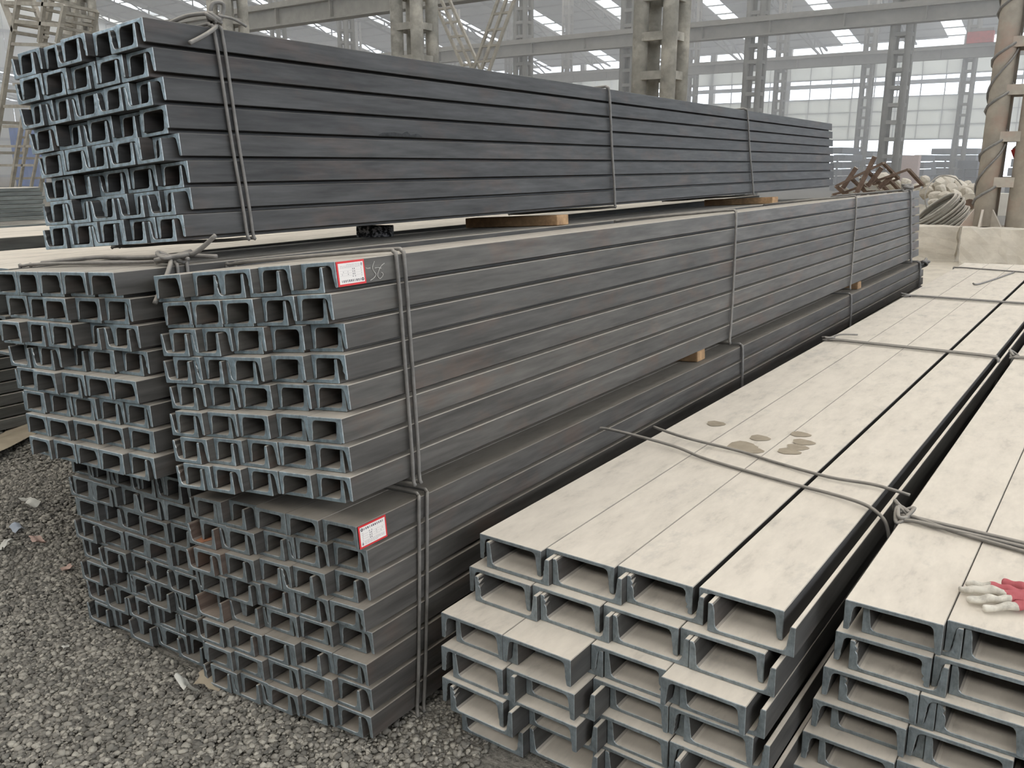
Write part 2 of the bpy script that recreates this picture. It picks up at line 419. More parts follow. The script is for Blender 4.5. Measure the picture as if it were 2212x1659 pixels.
def channel_mesh(name, W_, fl, tw, tf0, tf1, L, mats, rag, seed):
    rd = random.Random(seed); ns = 6 if rag > .0025 else 3; P = profile(W_, fl, tw, tf0, tf1, ns); n = len(P)
    mb = MB(); inner = set(range(7, 7 + ns)) | set(range(n - 5 - ns, n - 5)); ins = []; rough_ = (rd.random(), rd.random())
    for i in range(n):
        (xa, za), (xb, zb), (xc, zc) = P[i - 1], P[i], P[(i + 1) % n]
        e1, e2 = Vector((xb - xa, zb - za)).normalized(), Vector((xc - xb, zc - zb)).normalized()
        nn = Vector((e1.y + e2.y, -(e1.x + e2.x))).normalized(); ins.append((xb + nn.x * .0011, zb + nn.y * .0011))
    jit = [(rd.uniform(-rag, rag) * .18, rd.uniform(-rag, rag) * 1.5 * rough_[i > n // 2] ** 1.5 if i in inner else 0) for i in range(n)]
    ring0 = [(ins[i][0] + jit[i][1] * .6, jit[i][0], ins[i][1] + jit[i][1] * .15) for i in range(n)]
    ring0b = [(P[i][0] + jit[i][1] * .6, jit[i][0] + .0013, P[i][1] + jit[i][1] * .15) for i in range(n)]
    y1 = .02
    ring1 = [(x, y1, z) for x, z in P]; ring2 = [(x, L - y1, z) for x, z in P]
    ring3 = [(x, L + rd.uniform(-rag, rag), z) for x, z in P]
    vs = ring0 + ring0b + ring1 + ring2 + ring3; fs = []; mi = []
    for k in range(4):
        for i in range(n):
            i2 = (i + 1) % n
            fs.append((k * n + i2, k * n + i, (k + 1) * n + i, (k + 1) * n + i2)); mi.append(0 if k else 2)
    # end caps: strips between outer and inner outline, as quads/tris
    def cap(o, flip):
        N = n; k = (N - 20) // 2
        polys = [list(range(1, 8 + k)), [1] + list(range(7 + k, 11 + k)), [0, 1, 10 + k, 11 + k], [0] + list(range(11 + k, 15 + k)), [0] + list(range(14 + k, N))]
        for p in polys:
            p = [o + q for q in p]
            fs.append(tuple(p if flip else p[::-1])); mi.append(1)
    cap(0, False); cap(4 * n, True)
    mb.v = [tuple(p) for p in vs]; mb.f = fs; mb.mi = mi
    me = bpy.data.meshes.new(name); me.from_pydata(mb.v, [], mb.f)
    for q in mats: me.materials.append(q)
    me.polygons.foreach_set('material_index', mi); me.update()
    return me

def rot3(yaw, roll, pit):
    return (Matrix.Rotation(yaw, 3, 'Z') @ Matrix.Rotation(pit, 3, 'X') @ Matrix.Rotation(roll, 3, 'Y'))
class Bundle:
    """tied pack of nested channels: in each layer caps (open down) over cups (open up)"""
    def __init__(s, name, X, Z, yaw, roll, pit, W_, h, nc, rows, L, mats, label, dc=-.033, fl=None, tw=.0082, tf=(.0122, .0082), rag=.0022, group=None, Y0=1.0):
        s.W, s.h, s.nc, s.rows, s.L, s.dc = W_, h, nc, rows, L, dc
        s.Mr = rot3(R(yaw), R(roll), R(pit)); s.O = Vector((X, Y0, Z + EYE))
        s.off = Vector((nc * W_ / 2, 0, rows * h))
        s.root = empty(name)
        s.root.matrix_world = Matrix.Translation(s.O - s.Mr @ s.off) @ s.Mr.to_4x4()
        tag(s.root, label, 'steel bundle', group)
        fl = fl or h - tw - .0025; s.fl = fl
        s.var = [channel_mesh('steel_channel', W_ - .0012, fl, tw, tf[0], tf[1], L, mats, rag, hash(name) % 999 + k if False else 100 + k) for k in range(4)]
    def loc(s, x, y, z): return Vector((x, y, z)) + s.off       # fit frame -> root frame
    def world(s, x, y, z): return s.O + s.Mr @ Vector((x, y, z))
    def fill(s, n, u, shell=False, dx=None, special=None, skip=()):
        rd = random.Random(5)
        for j in range(s.rows):
            ox = dx[j] if dx else 0
            for i in range(s.nc):
                if shell and not (i == s.nc - 1 or j == 0): continue
                x = (i - s.nc) * s.W + ox + rd.uniform(-.0004, .0004)
                for kind, tab in (('n', n), ('u', u)):
                    if (i, j, kind) in skip: continue
                    y = tab[j][i] - 1 if tab else rd.uniform(-.03, .03)
                    me = s.var[rd.randrange(4)]
                    if kind == 'n':
                        o = link('steel_channel', me, s.root, s.loc(x, y, -j * s.h - rd.uniform(0, .0006)), (0, 0, 0))
                    else:
                        o = link('steel_channel', me, s.root, s.loc(x + s.dc + s.W, y, -(j + 1) * s.h + .0006), (0, math.pi, 0))
                    if special and (i, j, kind) in special: special[(i, j, kind)](o)
    def strand(s, mb, yt, yb, r=.0045, dy=0, sag=.004, yl=None):
        xl = -s.nc * s.W + min(0, s.dc); xr = max(0, s.dc) ; H = s.rows * s.h; e = r + .0015; q = .016
        yl = yt if yl is None else yl
        P = [(xr + e, yt * .85 + yb * .15, -q * 1.6), (xr + e * .9, yt * .5 + yb * .5, -H / 2), (xr + e, yb, -H + q), (xr - q, yb, -H - e), ((xl + xr) / 2, (yb + yl) / 2, -H - e),
             (xl + q, yl, -H - e), (xl - e, yl, -H + q), (xl - e, yl, -H / 2), (xl - e, yl, -q), (xl + q, yl, e),
             (xl * .75 + xr * .25, yl * .7 + yt * .3, e + sag), (xl * .35 + xr * .65, yl * .35 + yt * .65, e + sag), (xr - q * 2, yt, e + sag), (xr - q * .25, yt, e * .8)]
        P = [s.loc(p[0], p[1] + dy, p[2]) for p in P]
        mb.tube(spline(P, 5, True), r, 7, True)
    def tie(s, yt, yb, n=1, r=.0045, gap=.026, m='wire', yl=None):
        for k in range(n):
            mb = MB(); s.strand(mb, yt + (k * gap if n > 1 else 0), yb + (k * gap * .8 if n > 1 else 0), r, yl=(yl + k * gap if yl is not None else None))
            mb.build('wire_tie', M[m], s.root, True)
    def wire(s, pts, r=.0045, m='wire', name='wire_end', k=6, closed=False):
        mb = MB(); mb.tube(spline([s.loc(*p) for p in pts], k, closed), r, 7, closed); return mb.build(name, M[m], s.root, True)
    def knot(s, c, size, r=.0045, seed=1, m='wire', turns=9, flat=(1, 1, 1)):
        rd = random.Random(seed); P = []
        for i in range(turns):
            an = i * 2.2; P.append((c[0] + flat[0] * size * (math.cos(an) * .8 + rd.uniform(-.25, .25)), c[1] + flat[1] * size * (math.sin(an) * .9 + rd.uniform(-.25, .25)), c[2] + flat[2] * size * (rd.uniform(-.7, .8))))
        return s.wire(P, r, m, 'wire_knot', 7)

B = {}
# ---- the top pack
n = [[1.205,1.216,1.201,1.221,1.214],[1.198,1.203,1.216,1.220,1.230],[1.215,1.223,1.231,1.227,1.246],[1.213,1.248,1.236,1.258,1.243],[1.222,1.225,1.237,1.231,1.267],[1.237,1.267,1.259,1.264,1.279],[1.221,1.247,1.245,1.264,1.277],[1.208,1.217,1.224,1.241,1.245]]
u = [[1.199,1.232,1.198,1.236,1.209],[1.198,1.208,1.211,1.220,1.226],[1.197,1.209,1.219,1.219,1.226],[1.211,1.228,1.237,1.245,1.256],[1.224,1.226,1.222,1.227,1.233],[1.226,1.232,1.257,1.266,1.278],[1.213,1.216,1.222,1.231,1.244],[1.202,1.212,1.215,1.226,1.236]]
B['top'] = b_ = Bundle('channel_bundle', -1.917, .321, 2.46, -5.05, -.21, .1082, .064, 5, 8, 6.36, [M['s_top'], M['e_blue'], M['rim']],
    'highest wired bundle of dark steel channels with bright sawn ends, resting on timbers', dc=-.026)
b_.fill(n, u)
# ---- middle pack (with the upper label)
n = [[1.127,1.158,1.156,1.176,1.204],[1.139,1.144,1.150,1.174,1.182],[1.143,1.160,1.168,1.186,1.208],[1.142,1.153,1.150,1.176,1.198],[1.140,1.156,1.163,1.181,1.196],[1.124,1.139,1.145,1.167,1.165],[1.125,1.144,1.159,1.162,1.176],[1.122,1.129,1.149,1.151,1.168]]
u = [[1.150,1.166,1.160,1.171,1.196],[1.163,1.166,1.169,1.177,1.195],[1.139,1.149,1.184,1.210,1.225],[1.135,1.146,1.158,1.195,1.203],[1.139,1.163,1.184,1.199,1.214],[1.128,1.147,1.166,1.183,1.186],[1.124,1.143,1.154,1.182,1.186],[1.122,1.128,1.153,1.174,1.176]]
B['mid'] = b_ = Bundle('channel_bundle', -1.312, -.197, 1.14, -6.63, -.23, .1044, .064, 5, 8, 6.2, [M['s_mid'], M['e_mid'], M['rim']],
    'middle wired bundle of steel channels with red-bordered label and chalked 56')
b_.fill(n, u)
# ---- left pack, beside the middle one
n = [[1.030,1.031,1.032,1.033,1.040],[1.046,1.050,1.033,1.057,1.071],[1.017,1.038,1.040,1.085,1.081],[1.07,1.054,1.09,1.074,1.095],[1.042,1.032,1.049,1.053,1.056],[1.049,1.063,1.068,1.078,1.083],[1.044,1.046,1.059,1.067,1.082],[1.043,1.053,1.056,1.057,1.073]]
u = [[1.045,1.046,1.050,1.066,1.075],[1.064,1.056,1.055,1.073,1.080],[1.036,1.038,1.045,1.063,1.075],[1.044,1.051,1.074,1.086,1.098],[1.050,1.050,1.054,1.075,1.076],[1.059,1.071,1.077,1.081,1.091],[1.064,1.069,1.080,1.092,1.095],[1.075,1.075,1.074,1.071,1.073]]
sc = lambda T, k: [[v * k for v in r] for r in T]
B['left'] = b_ = Bundle('channel_bundle', -1.865 * 1.01, -.244 * 1.01, 1.3, -3.65, -.36, .1068 * 1.01, .064 * 1.01, 5, 8, 6.2, [M['s_left'], M['e_mid'], M['rim']],
    'left wired bundle of steel channels under the highest bundle, tangled wire knot on its top')
b_.fill(sc(n, 1.01), sc(u, 1.01))
# ---- lower pack (with the lower label)
n = [[1.162,1.185,1.178,1.179,1.191],[1.169,1.166,1.193,1.197,1.214],[1.140,1.154,1.171,1.180,1.209],[1.147,1.163,1.175,1.180,1.184],[1.185,1.185,1.172,1.180,1.203],[1.135,1.149,1.157,1.175,1.175],[1.130,1.140,1.157,1.164,1.181],[1.138,1.148,1.146,1.157,1.171]]
u = [[1.169,1.170,1.197,1.205,1.221],[1.153,1.169,1.186,1.196,1.224],[1.138,1.152,1.167,1.170,1.201],[1.156,1.158,1.172,1.181,1.197],[1.144,1.168,1.184,1.193,1.209],[1.135,1.144,1.157,1.163,1.186],[1.145,1.155,1.163,1.175,1.174],[1.137,1.141,1.149,1.162,1.170]]
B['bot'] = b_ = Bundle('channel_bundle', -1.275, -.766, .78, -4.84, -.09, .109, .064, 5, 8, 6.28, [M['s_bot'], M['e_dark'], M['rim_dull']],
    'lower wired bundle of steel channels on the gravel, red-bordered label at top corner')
def rusty(o):
    o.data = o.data.copy(); o.data.materials[0] = M['s_rust']
b_.fill(n, u, special={(0, 1, 'u'): rusty, (0, 2, 'n'): rusty, (0, 2, 'u'): rusty, (0, 4, 'u'): rusty})
# ---- lower left pack
rd = random.Random(3)
n = [[1.132 + rd.uniform(-.010, .012) for i in range(5)] for j in range(8)]
u = [[1.130 + rd.uniform(-.012, .012) for i in range(5)] for j in range(8)]
n[2][:4] = [1.124, 1.144, 1.138, 1.126]; n[3][:4] = [1.127, 1.125, 1.130, 1.127]; n[7] = [1.126, 1.135, 1.136, 1.135, 1.145]
B['botl'] = b_ = Bundle('channel_bundle', -1.799 * 1.045, -.764 * 1.045, 1.3, -3.21, 0, .1069 * 1.045, .064 * 1.045, 5, 8, 6.4, [M['s_botl'], M['e_dark'], M['rim_dull']],
    'lower left wired bundle of dull steel channels on the gravel, under the left bundle')
b_.fill(sc(n, 1.045), sc(u, 1.045))
# ---- right pack of wide dusty channels
n = [[1.466,1.487,1.501,1.508],[1.433,1.440,1.453,1.460],[1.330,1.330,1.409,1.384],[1.314,1.327,1.400,1.403],[1.305,1.325,1.391,1.395],[1.40,1.42,1.39,1.40]]
u = [[1.453,1.467,1.489,1.476],[1.416,1.429,1.441,1.439],[1.346,1.41,1.414,1.409],[1.318,1.36,1.42,1.41],[1.298,1.36,1.40,1.36],[1.335,1.36,1.39,1.40]]
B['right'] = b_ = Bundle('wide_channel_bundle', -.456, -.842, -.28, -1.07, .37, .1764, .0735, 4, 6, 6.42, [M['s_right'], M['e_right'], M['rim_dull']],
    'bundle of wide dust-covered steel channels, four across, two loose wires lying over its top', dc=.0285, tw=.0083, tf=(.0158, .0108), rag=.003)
def swing(o): o.rotation_euler = (0, 0, -.0014); o.location.x += .009
def outer(o): o.location.x += .013
b_.fill(n, u, dx=[0, -.007, -.011, 0, .006, .006], special={(3, 0, 'n'): swing, (3, 0, 'u'): outer})
# ---- rightmost pack
n = [[1.600,1.625],[1.603,1.613],[1.584,1.590],[1.576,1.59],[1.565,1.58],[1.55,1.57]]
u = [[1.623,1.63],[1.600,1.62],[1.596,1.60],[1.607,1.60],[1.58,1.60],[1.57,1.58]]
B['far'] = b_ = Bundle('wide_channel_bundle', -.359 + 2 * .1764, -.82, -.05, -1.0, .1, .1764, .0735, 2, 6, 6.4, [M['s_right'], M['e_right'], M['rim_dull']],
    'rightmost bundle of wide dusty steel channels with a red and white glove on top', dc=.0285, tw=.0083, tf=(.0158, .0108), rag=.003)
b_.fill(n, u, dx=[-.013 * j for j in range(6)])
# ---- packs further left and behind (only their sides and tops show)
def back(name, X, Z, nc, rows, L, label, mat_, y0, W_=.107, group=None, yaw=1.0, roll=-1.5):
    bb = Bundle(name, X, Z, yaw, roll, 0, W_, .064, nc, rows, L, [mat_, M['e_dark'], M['rim_dull']], label, Y0=y0, group=group)
    bb.fill(None, None, shell=True); return bb
M['s_back'] = steel('dusty_mill_scale_steel', .95, (.10, .106, .104), .1)
back('channel_bundle', -4.60, -.79, 8, 9, 6.0, 'low grey bundle side seen left of the left bundle, resting on the gravel', M['s_back'], -1.4, yaw=.6, roll=0)
back('channel_bundle', -2.50, -.287, 4, 4, 6.2, 'flat dusty-topped bundle just behind the left bundle, below the highest bundle', M['s_back'], 1.08, .158, yaw=1.6, roll=-1)
back('channel_bundle', -3.22, -.262, 4, 4, 6.0, 'dusty-topped bundle farther behind the left bundle, next to the grey stack', M['s_back'], 1.0, .158, yaw=1.6, roll=-1)
M['s_farl'] = steel('grey_green_steel', .8, (.125, .140, .135), .05)
back('channel_bundle', -14.5, -.42, 5, 8, 6.0, 'upper bundle of the far grey stack at the left edge', M['s_farl'], 1.05, yaw=0, roll=0)
back('channel_bundle', -14.4, -.985, 5, 6, 6.1, 'lower bundle of the far grey stack at the left edge', M['s_farl'], 1.1, yaw=0, roll=0)

back('channel_bundle', -2.57, -.56, 9, 12, 3.6, 'dark bundle under the flat dusty-topped ones behind the left bundle', M['s_back'], 3.2, .15, yaw=1.6, roll=-1)
# ---- wire ties
b_ = B['top']; b_.tie(.405, .425, 2, gap=.024, r=.0045); b_.tie(2.53, 2.535, 1, r=.006); b_.tie(4.40, 4.50, 1, r=.006)
b_.knot((-.004, .415, .022), .020, .0052, 4, turns=12)
b_.wire([(-.02, .42, .02), (-.01, .425, .058), (.0, .45, .06), (-.005, .445, .03), (.008, .41, .012)], .0052)
b_.wire([(.0, .42, .005), (.012, .40, -.008), (.018, .36, -.030), (.02, .318, -.050)], .0055)
b_.wire([(-.005, .42, .035), (-.06, .38, .032), (-.16, .36, .014), (-.30, .36, .008)], .0052)
b_.wire([(.0, .43, .03), (.008, .47, .026), (.012, .505, .012)], .0035)
b_ = B['mid']; b_.tie(.385, .352, 2, gap=.026, yl=.36); b_.tie(2.458, 2.306, 1, r=.0055, yl=2.45); b_.tie(4.443, 4.231, 1, r=.0055, yl=4.44); b_.tie(6.02, 6.0, 1, r=.009, m='wire_dark')
b_.knot((-.02, 6.03, .03), .05, .009, 9, 'wire_dark', 10)
b_ = B['left']; b_.tie(.215, .20, 2, gap=.028, yl=.125)
b_.knot((-.03, .225, .014), .045, .0055, 6, turns=13, flat=(1.3, 1.0, .55))
b_.wire([(-.06, .20, .012), (-.01, .235, .022), (.035, .25, .03), (.09, .27, .068)], .0058)
b_.wire([(-.03, .22, .020), (.012, .19, .004), (.030, .155, -.035), (.045, .115, -.078)], .0058)
b_.wire([(-.50, .145, .012), (-.32, .20, .022), (-.15, .215, .020), (-.02, .25, .022), (.06, .29, .016)], .0055)
b_ = B['bot']; b_.tie(.397, .315, 2, gap=.030); b_.tie(2.484, 2.43, 1, r=.006, m='wire_dark'); b_.tie(4.262, 4.2, 1, r=.006, m='wire_dark'); b_.tie(6.30, 6.28, 1, r=.009, m='wire_dark')
b_.knot((.02, 6.36, -.01), .05, .010, 12, 'wire_dark', 10)
b_ = B['botl']; b_.tie(.40, .36, 2)
# right pack: two loose strands at the front, tied doubles farther on
b_ = B['right']; r4 = .0046
def toploc(bb, x, y, dz):                      # point on the pack's top, given in picture coordinates
    Minv = bb.Mr.transposed(); o = Minv @ (Vector((0, 0, EYE)) - bb.O); d = Minv @ Vector(ray(x, y))
    tt = (dz - o.z) / d.z; p = o + d * tt; return (p.x, p.y, dz)
e0 = toploc(b_, 1325, 945, .012)
P = [(e0[0] - .075, e0[1] - .02, .004), (e0[0] - .065, e0[1] - .005, .022), (e0[0] - .03, e0[1] + .012, .032)]
P += [toploc(b_, 1450, 962, .016), toploc(b_, 1530, 993, .007), toploc(b_, 1700, 1042, .006), toploc(b_, 1800, 1068, .010), toploc(b_, 1868, 1090, .014)]
q = toploc(b_, 1893, 1108, .010); P += [(q[0] + .012, q[1], .004), (q[0] + .030, q[1] - .008, -.020), (q[0] + .038, q[1] - .012, -.060), (q[0] + .040, q[1] - .014, -.12)]
b_.wire(P, r4, name='loose_wire')
P = [toploc(b_, 1412, 922, .026), toploc(b_, 1480, 945, .020), toploc(b_, 1600, 975, .008), toploc(b_, 1680, 1000, .006), toploc(b_, 1790, 1030, .010), toploc(b_, 1880, 1045, .012)]
q = toploc(b_, 1925, 1057, .012); P += [q, (q[0] + .045, q[1] + .005, .004)]
b_.wire(P, r4, name='loose_wire')
b_.tie(3.10, 3.02, 2, r=.005, gap=.020, yl=3.13); b_.tie(4.72, 4.7, 2, r=.0055, gap=.018, m='wire_dark', yl=4.75); b_.tie(6.25, 6.2, 1, r=.006, m='wire_dark', yl=6.45)
b_.knot((-.69, 3.14, .010), .022, .005, 3, turns=8, flat=(1.6, 1.2, .6)); b_.wire([(-.69, 3.15, .012), (-.66, 3.22, .02), (-.60, 3.30, .012)], .0045)
b_.knot((-.69, 4.75, .010), .022, .005, 8, turns=8, flat=(1.6, 1.2, .6), m='wire_dark')
b_.wire([toploc(b_, 2102, 612, .012), toploc(b_, 2112, 614, .006), toploc(b_, 2148, 603, .006), toploc(b_, 2190, 588, .006)], .006, 'wire_dark', 'loose_wire')
b_ = B['far']
b_.tie(1.02, 1.0, 2, r=.0048, gap=.022, yl=1.055)
b_.knot((-.352, 1.075, .012), .026, .0050, 21, turns=8, flat=(.9, 1.2, .8))
b_.wire([(-.352, 1.09, .016), (-.375, 1.12, .02), (-.385, 1.15, .012), (-.39, 1.17, -.02)], .0050)
b_.wire([(-.345, 1.08, .012), (-.24, 1.045, .008), (-.12, 1.02, .007), (.02, .985, .007)], .0048, name='loose_wire')
b_.knot((-.358, 3.2, .008), .030, .0055, 31, turns=9, flat=(.7, 1.3, .8)); b_.tie(3.15, 3.1, 2, r=.005, gap=.02)

# damp spots in the dust on the right pack
b_ = B['right']
for (px, py, rw, rl) in ((1546, 915, .030, .026), (1604, 963, .044, .038), (1622, 972, .036, .028), (1641, 946, .031, .026), (1729, 938, .031, .024), (1735, 955, .034, .025), (1722, 966, .032, .026), (1704, 975, .034, .024)):
    c = toploc(b_, px, py, .0009); mb = MB(); P = []
    for k in range(18):
        an = k / 18 * 2 * math.pi; w_ = 1 + .10 * math.sin(3 * an + px) + .05 * math.sin(7 * an)
        P.append(b_.loc(c[0] + rw * w_ * math.cos(an), c[1] + rl * 1.15 * w_ * math.sin(an), .0011 + .00004 * (px % 7)))
    mb.add(P, [tuple(range(18))]); mb.build('damp_spot', M['stain'], b_.root)

# torn dent on the fourth bar of the highest pack, rust flake in the lower pack
b_ = B['top']; mb = MB()
P = [(.98, -.243), (1.00, -.235), (1.05, -.232), (1.09, -.236), (1.115, -.228), (1.13, -.238), (1.165, -.233), (1.19, -.243), (1.08, -.2445)]
mb.add([b_.loc(.0012, y, z) for y, z in P] + [b_.loc(-.004, y, z) for y, z in P], [tuple(range(9)), tuple(range(17, 8, -1))] + [(k, k + 9, (k + 1) % 9 + 9, (k + 1) % 9) for k in range(9)])
tag(mb.build('torn_dent', M['dent'], b_.root), 'dark torn scab on the bar')
b_ = B['bot']; mb = MB(); x0_ = -5 * b_.W + b_.dc; z0_ = -2 * b_.h + .0092
P = [(x0_ + .020, .158), (x0_ + .050, .156), (x0_ + .058, .185), (x0_ + .045, .205), (x0_ + .018, .196)]
mb.add([b_.loc(x, y, z0_ + .001) for x, y in P] + [b_.loc(x, y, z0_) for x, y in P], [tuple(range(5)), tuple(range(9, 4, -1))] + [(k, k + 5, (k + 1) % 5 + 5, (k + 1) % 5) for k in range(5)])
tag(mb.build('rust_flake', M['scrap_rust'], b_.root), 'orange rust flake inside the bar')
# ---- labels and chalk
def sticker(bb, y0, w, zt, hgt, flip):
    """flat printed label on the right-hand face; y along the bar, z down from zt"""
    def quadv(ya, yb, za, zb, d): return [bb.loc(d, ya, za), bb.loc(d, yb, za), bb.loc(d, yb, zb), bb.loc(d, ya, zb)]
    def slab(mb, ya, yb, za, zb, d0, d1):
        a_, c_ = quadv(ya, yb, za, zb, d0), quadv(ya, yb, za, zb, d1)
        mb.add(a_ + c_, [(0, 1, 2, 3), (7, 6, 5, 4), (0, 4, 5, 1), (1, 5, 6, 2), (2, 6, 7, 3), (3, 7, 4, 0)])
    mb = MB(); slab(mb, y0, y0 + w, zt, zt - hgt, .0012, .0004); s_ = mb.build('label_sticker', M['red'], bb.root); tag(s_, 'white printed label with red border')
    e = .0042; mb = MB(); slab(mb, y0 + e, y0 + w - e, zt - e, zt - hgt + e, .0016, .0008); mb.build('label_paper', M['paper'], s_)
    ink, pale = MB(), MB()
    def mark(mbx, a0, c0, a1, c1):               # a: 0..1 along, c: 0..1 down the paper
        if flip: a0, a1, c0, c1 = 1 - a1, 1 - a0, 1 - c1, 1 - c0
        W2, H2 = w - 2 * e, hgt - 2 * e
        slab(mbx, y0 + e + a0 * W2, y0 + e + a1 * W2, zt - e - c0 * H2, zt - e - c1 * H2, .0019, .0014)
    rd = random.Random(2)
    def glyph(mbx, a, c, w_, h_):                # one printed character: a few strokes in a box
        for k in range(3): mark(mbx, a, c + h_ * (.05 + .38 * k), a + w_ * .8, c + h_ * (.17 + .38 * k))
        mark(mbx, a + w_ * rd.choice([.1, .3, .5]), c, a + w_ * rd.choice([.1, .3, .5]) + w_ * .16, c + h_)
    # round mark then the firm's name
    for k in range(10):
        an = k / 10 * 2 * math.pi; ca, cc = .075 + .033 * math.cos(an), .13 + .060 * math.sin(an)
        mark(ink, ca - .014, cc - .02, ca + .014, cc + .02)
    for k in range(11): glyph(ink, .15 + k * .073, .075, .056, .11)
    for r_, (c, cells) in enumerate(((.30, (.08, .34, .44)), (.42, (.08, .36, .42, .62, .86)), (.54, (.08, .36, .43, .62, .8)), (.66, (.08, .36, .42)))):
        for a_ in cells: glyph(ink if .3 < a_ < .5 else pale, a_, c, .04, .06)
        mark(pale, .05, c + .085, .95, c + .092)
    for c in (.78, .84, .90):
        mark(ink if c > .8 else pale, .04, c, .10, c + .035)
        a_ = .14
        while a_ < (.9 if c < .88 else .6):
            l_ = rd.uniform(.04, .12); mark(pale, a_, c + .006, min(.93, a_ + l_), c + .028); a_ += l_ + .02
    ink.build('label_print', M['ink'], s_); pale.build('label_small_print', M['ink_pale'], s_)
sticker(B['mid'], .205, .080, -.002, .051, True)
sticker(B['bot'], .194, .086, -.002, .052, False)
def chalk(bb, strokes):
    o_, U, V = np.array([250., 390.]), np.array([665., -65.]), np.array([85., 555.])
    A = np.array([U, V]).T
    for st in strokes:
        P = []
        for q in st:
            uv = np.linalg.solve(A, np.array(q, float) - o_); P.append(bb.loc(.0005, .205 + uv[0] * .080, -.002 - uv[1] * .051))
        pts = spline(P, 6); mb = MB(); N = len(pts); vs, fs = [], []
        for i, p in enumerate(pts):
            d = (pts[min(i + 1, N - 1)] - pts[max(i - 1, 0)]).normalized(); w_ = Vector((1, 0, 0)).cross(d).normalized() * .00075
            vs += [p + w_, p - w_, p + Vector((.0002, 0, 0)) - w_ * .3, p + Vector((.0002, 0, 0)) + w_ * .3]
        for i in range(N - 1):
            for k in range(4): fs.append((4 * i + k, 4 * i + (k + 1) % 4, 4 * i + 4 + (k + 1) % 4, 4 * i + 4 + k))
        mb.add(vs, fs); mb.build('chalk_stroke', M['chalk'], bb.root)
chalk(B['mid'], [[(975, 530), (1020, 548), (1095, 538)], [(1197, 385), (1160, 480), (1150, 545), (1190, 620), (1240, 690), (1190, 770), (1100, 825)],
                 [(1210, 543), (1290, 535), (1375, 553)], [(1457, 435), (1370, 500), (1310, 610), (1285, 720), (1345, 792), (1415, 735), (1425, 680), (1378, 645)]])

# ---- timbers between the packs (each rests on the pack below)
def timber(bb, y, x0, x1, hgt, wid, label):
    o = empty('timber_block'); o.matrix_world = Matrix.Translation(bb.world(0, y, .0)) @ bb.Mr.to_4x4()
    mb = MB(); mb.box(((x0 + x1) / 2, 0, hgt / 2 + .0012), (x1 - x0, wid, hgt))
    me = mb.mesh('timber_block', M['wood'])
    bpy.data.objects.remove(o); o = bpy.data.objects.new('timber_block', me); COL.objects.link(o)
    o.matrix_world = Matrix.Translation(bb.world(0, y, .0)) @ bb.Mr.to_4x4()
    bv = o.modifiers.new('edge', 'BEVEL'); bv.width = .004; bv.segments = 2
    tag(o, label, 'timber', 'timbers between the bundles'); return o
timber(B['bot'], 2.14, -.50, -.035, .044, .075, 'pale timber end under the middle bundle, the nearer one')
timber(B['bot'], 4.60, -.50, -.030, .044, .080, 'pale timber end under the middle bundle, the farther one')
timber(B['left'], 2.06, -.50, -.02, .042, .09, 'brown timber under the highest bundle, the nearer one')
timber(B['left'], 4.80, -.50, -.02, .042, .12, 'brown timber under the highest bundle, the farther one')
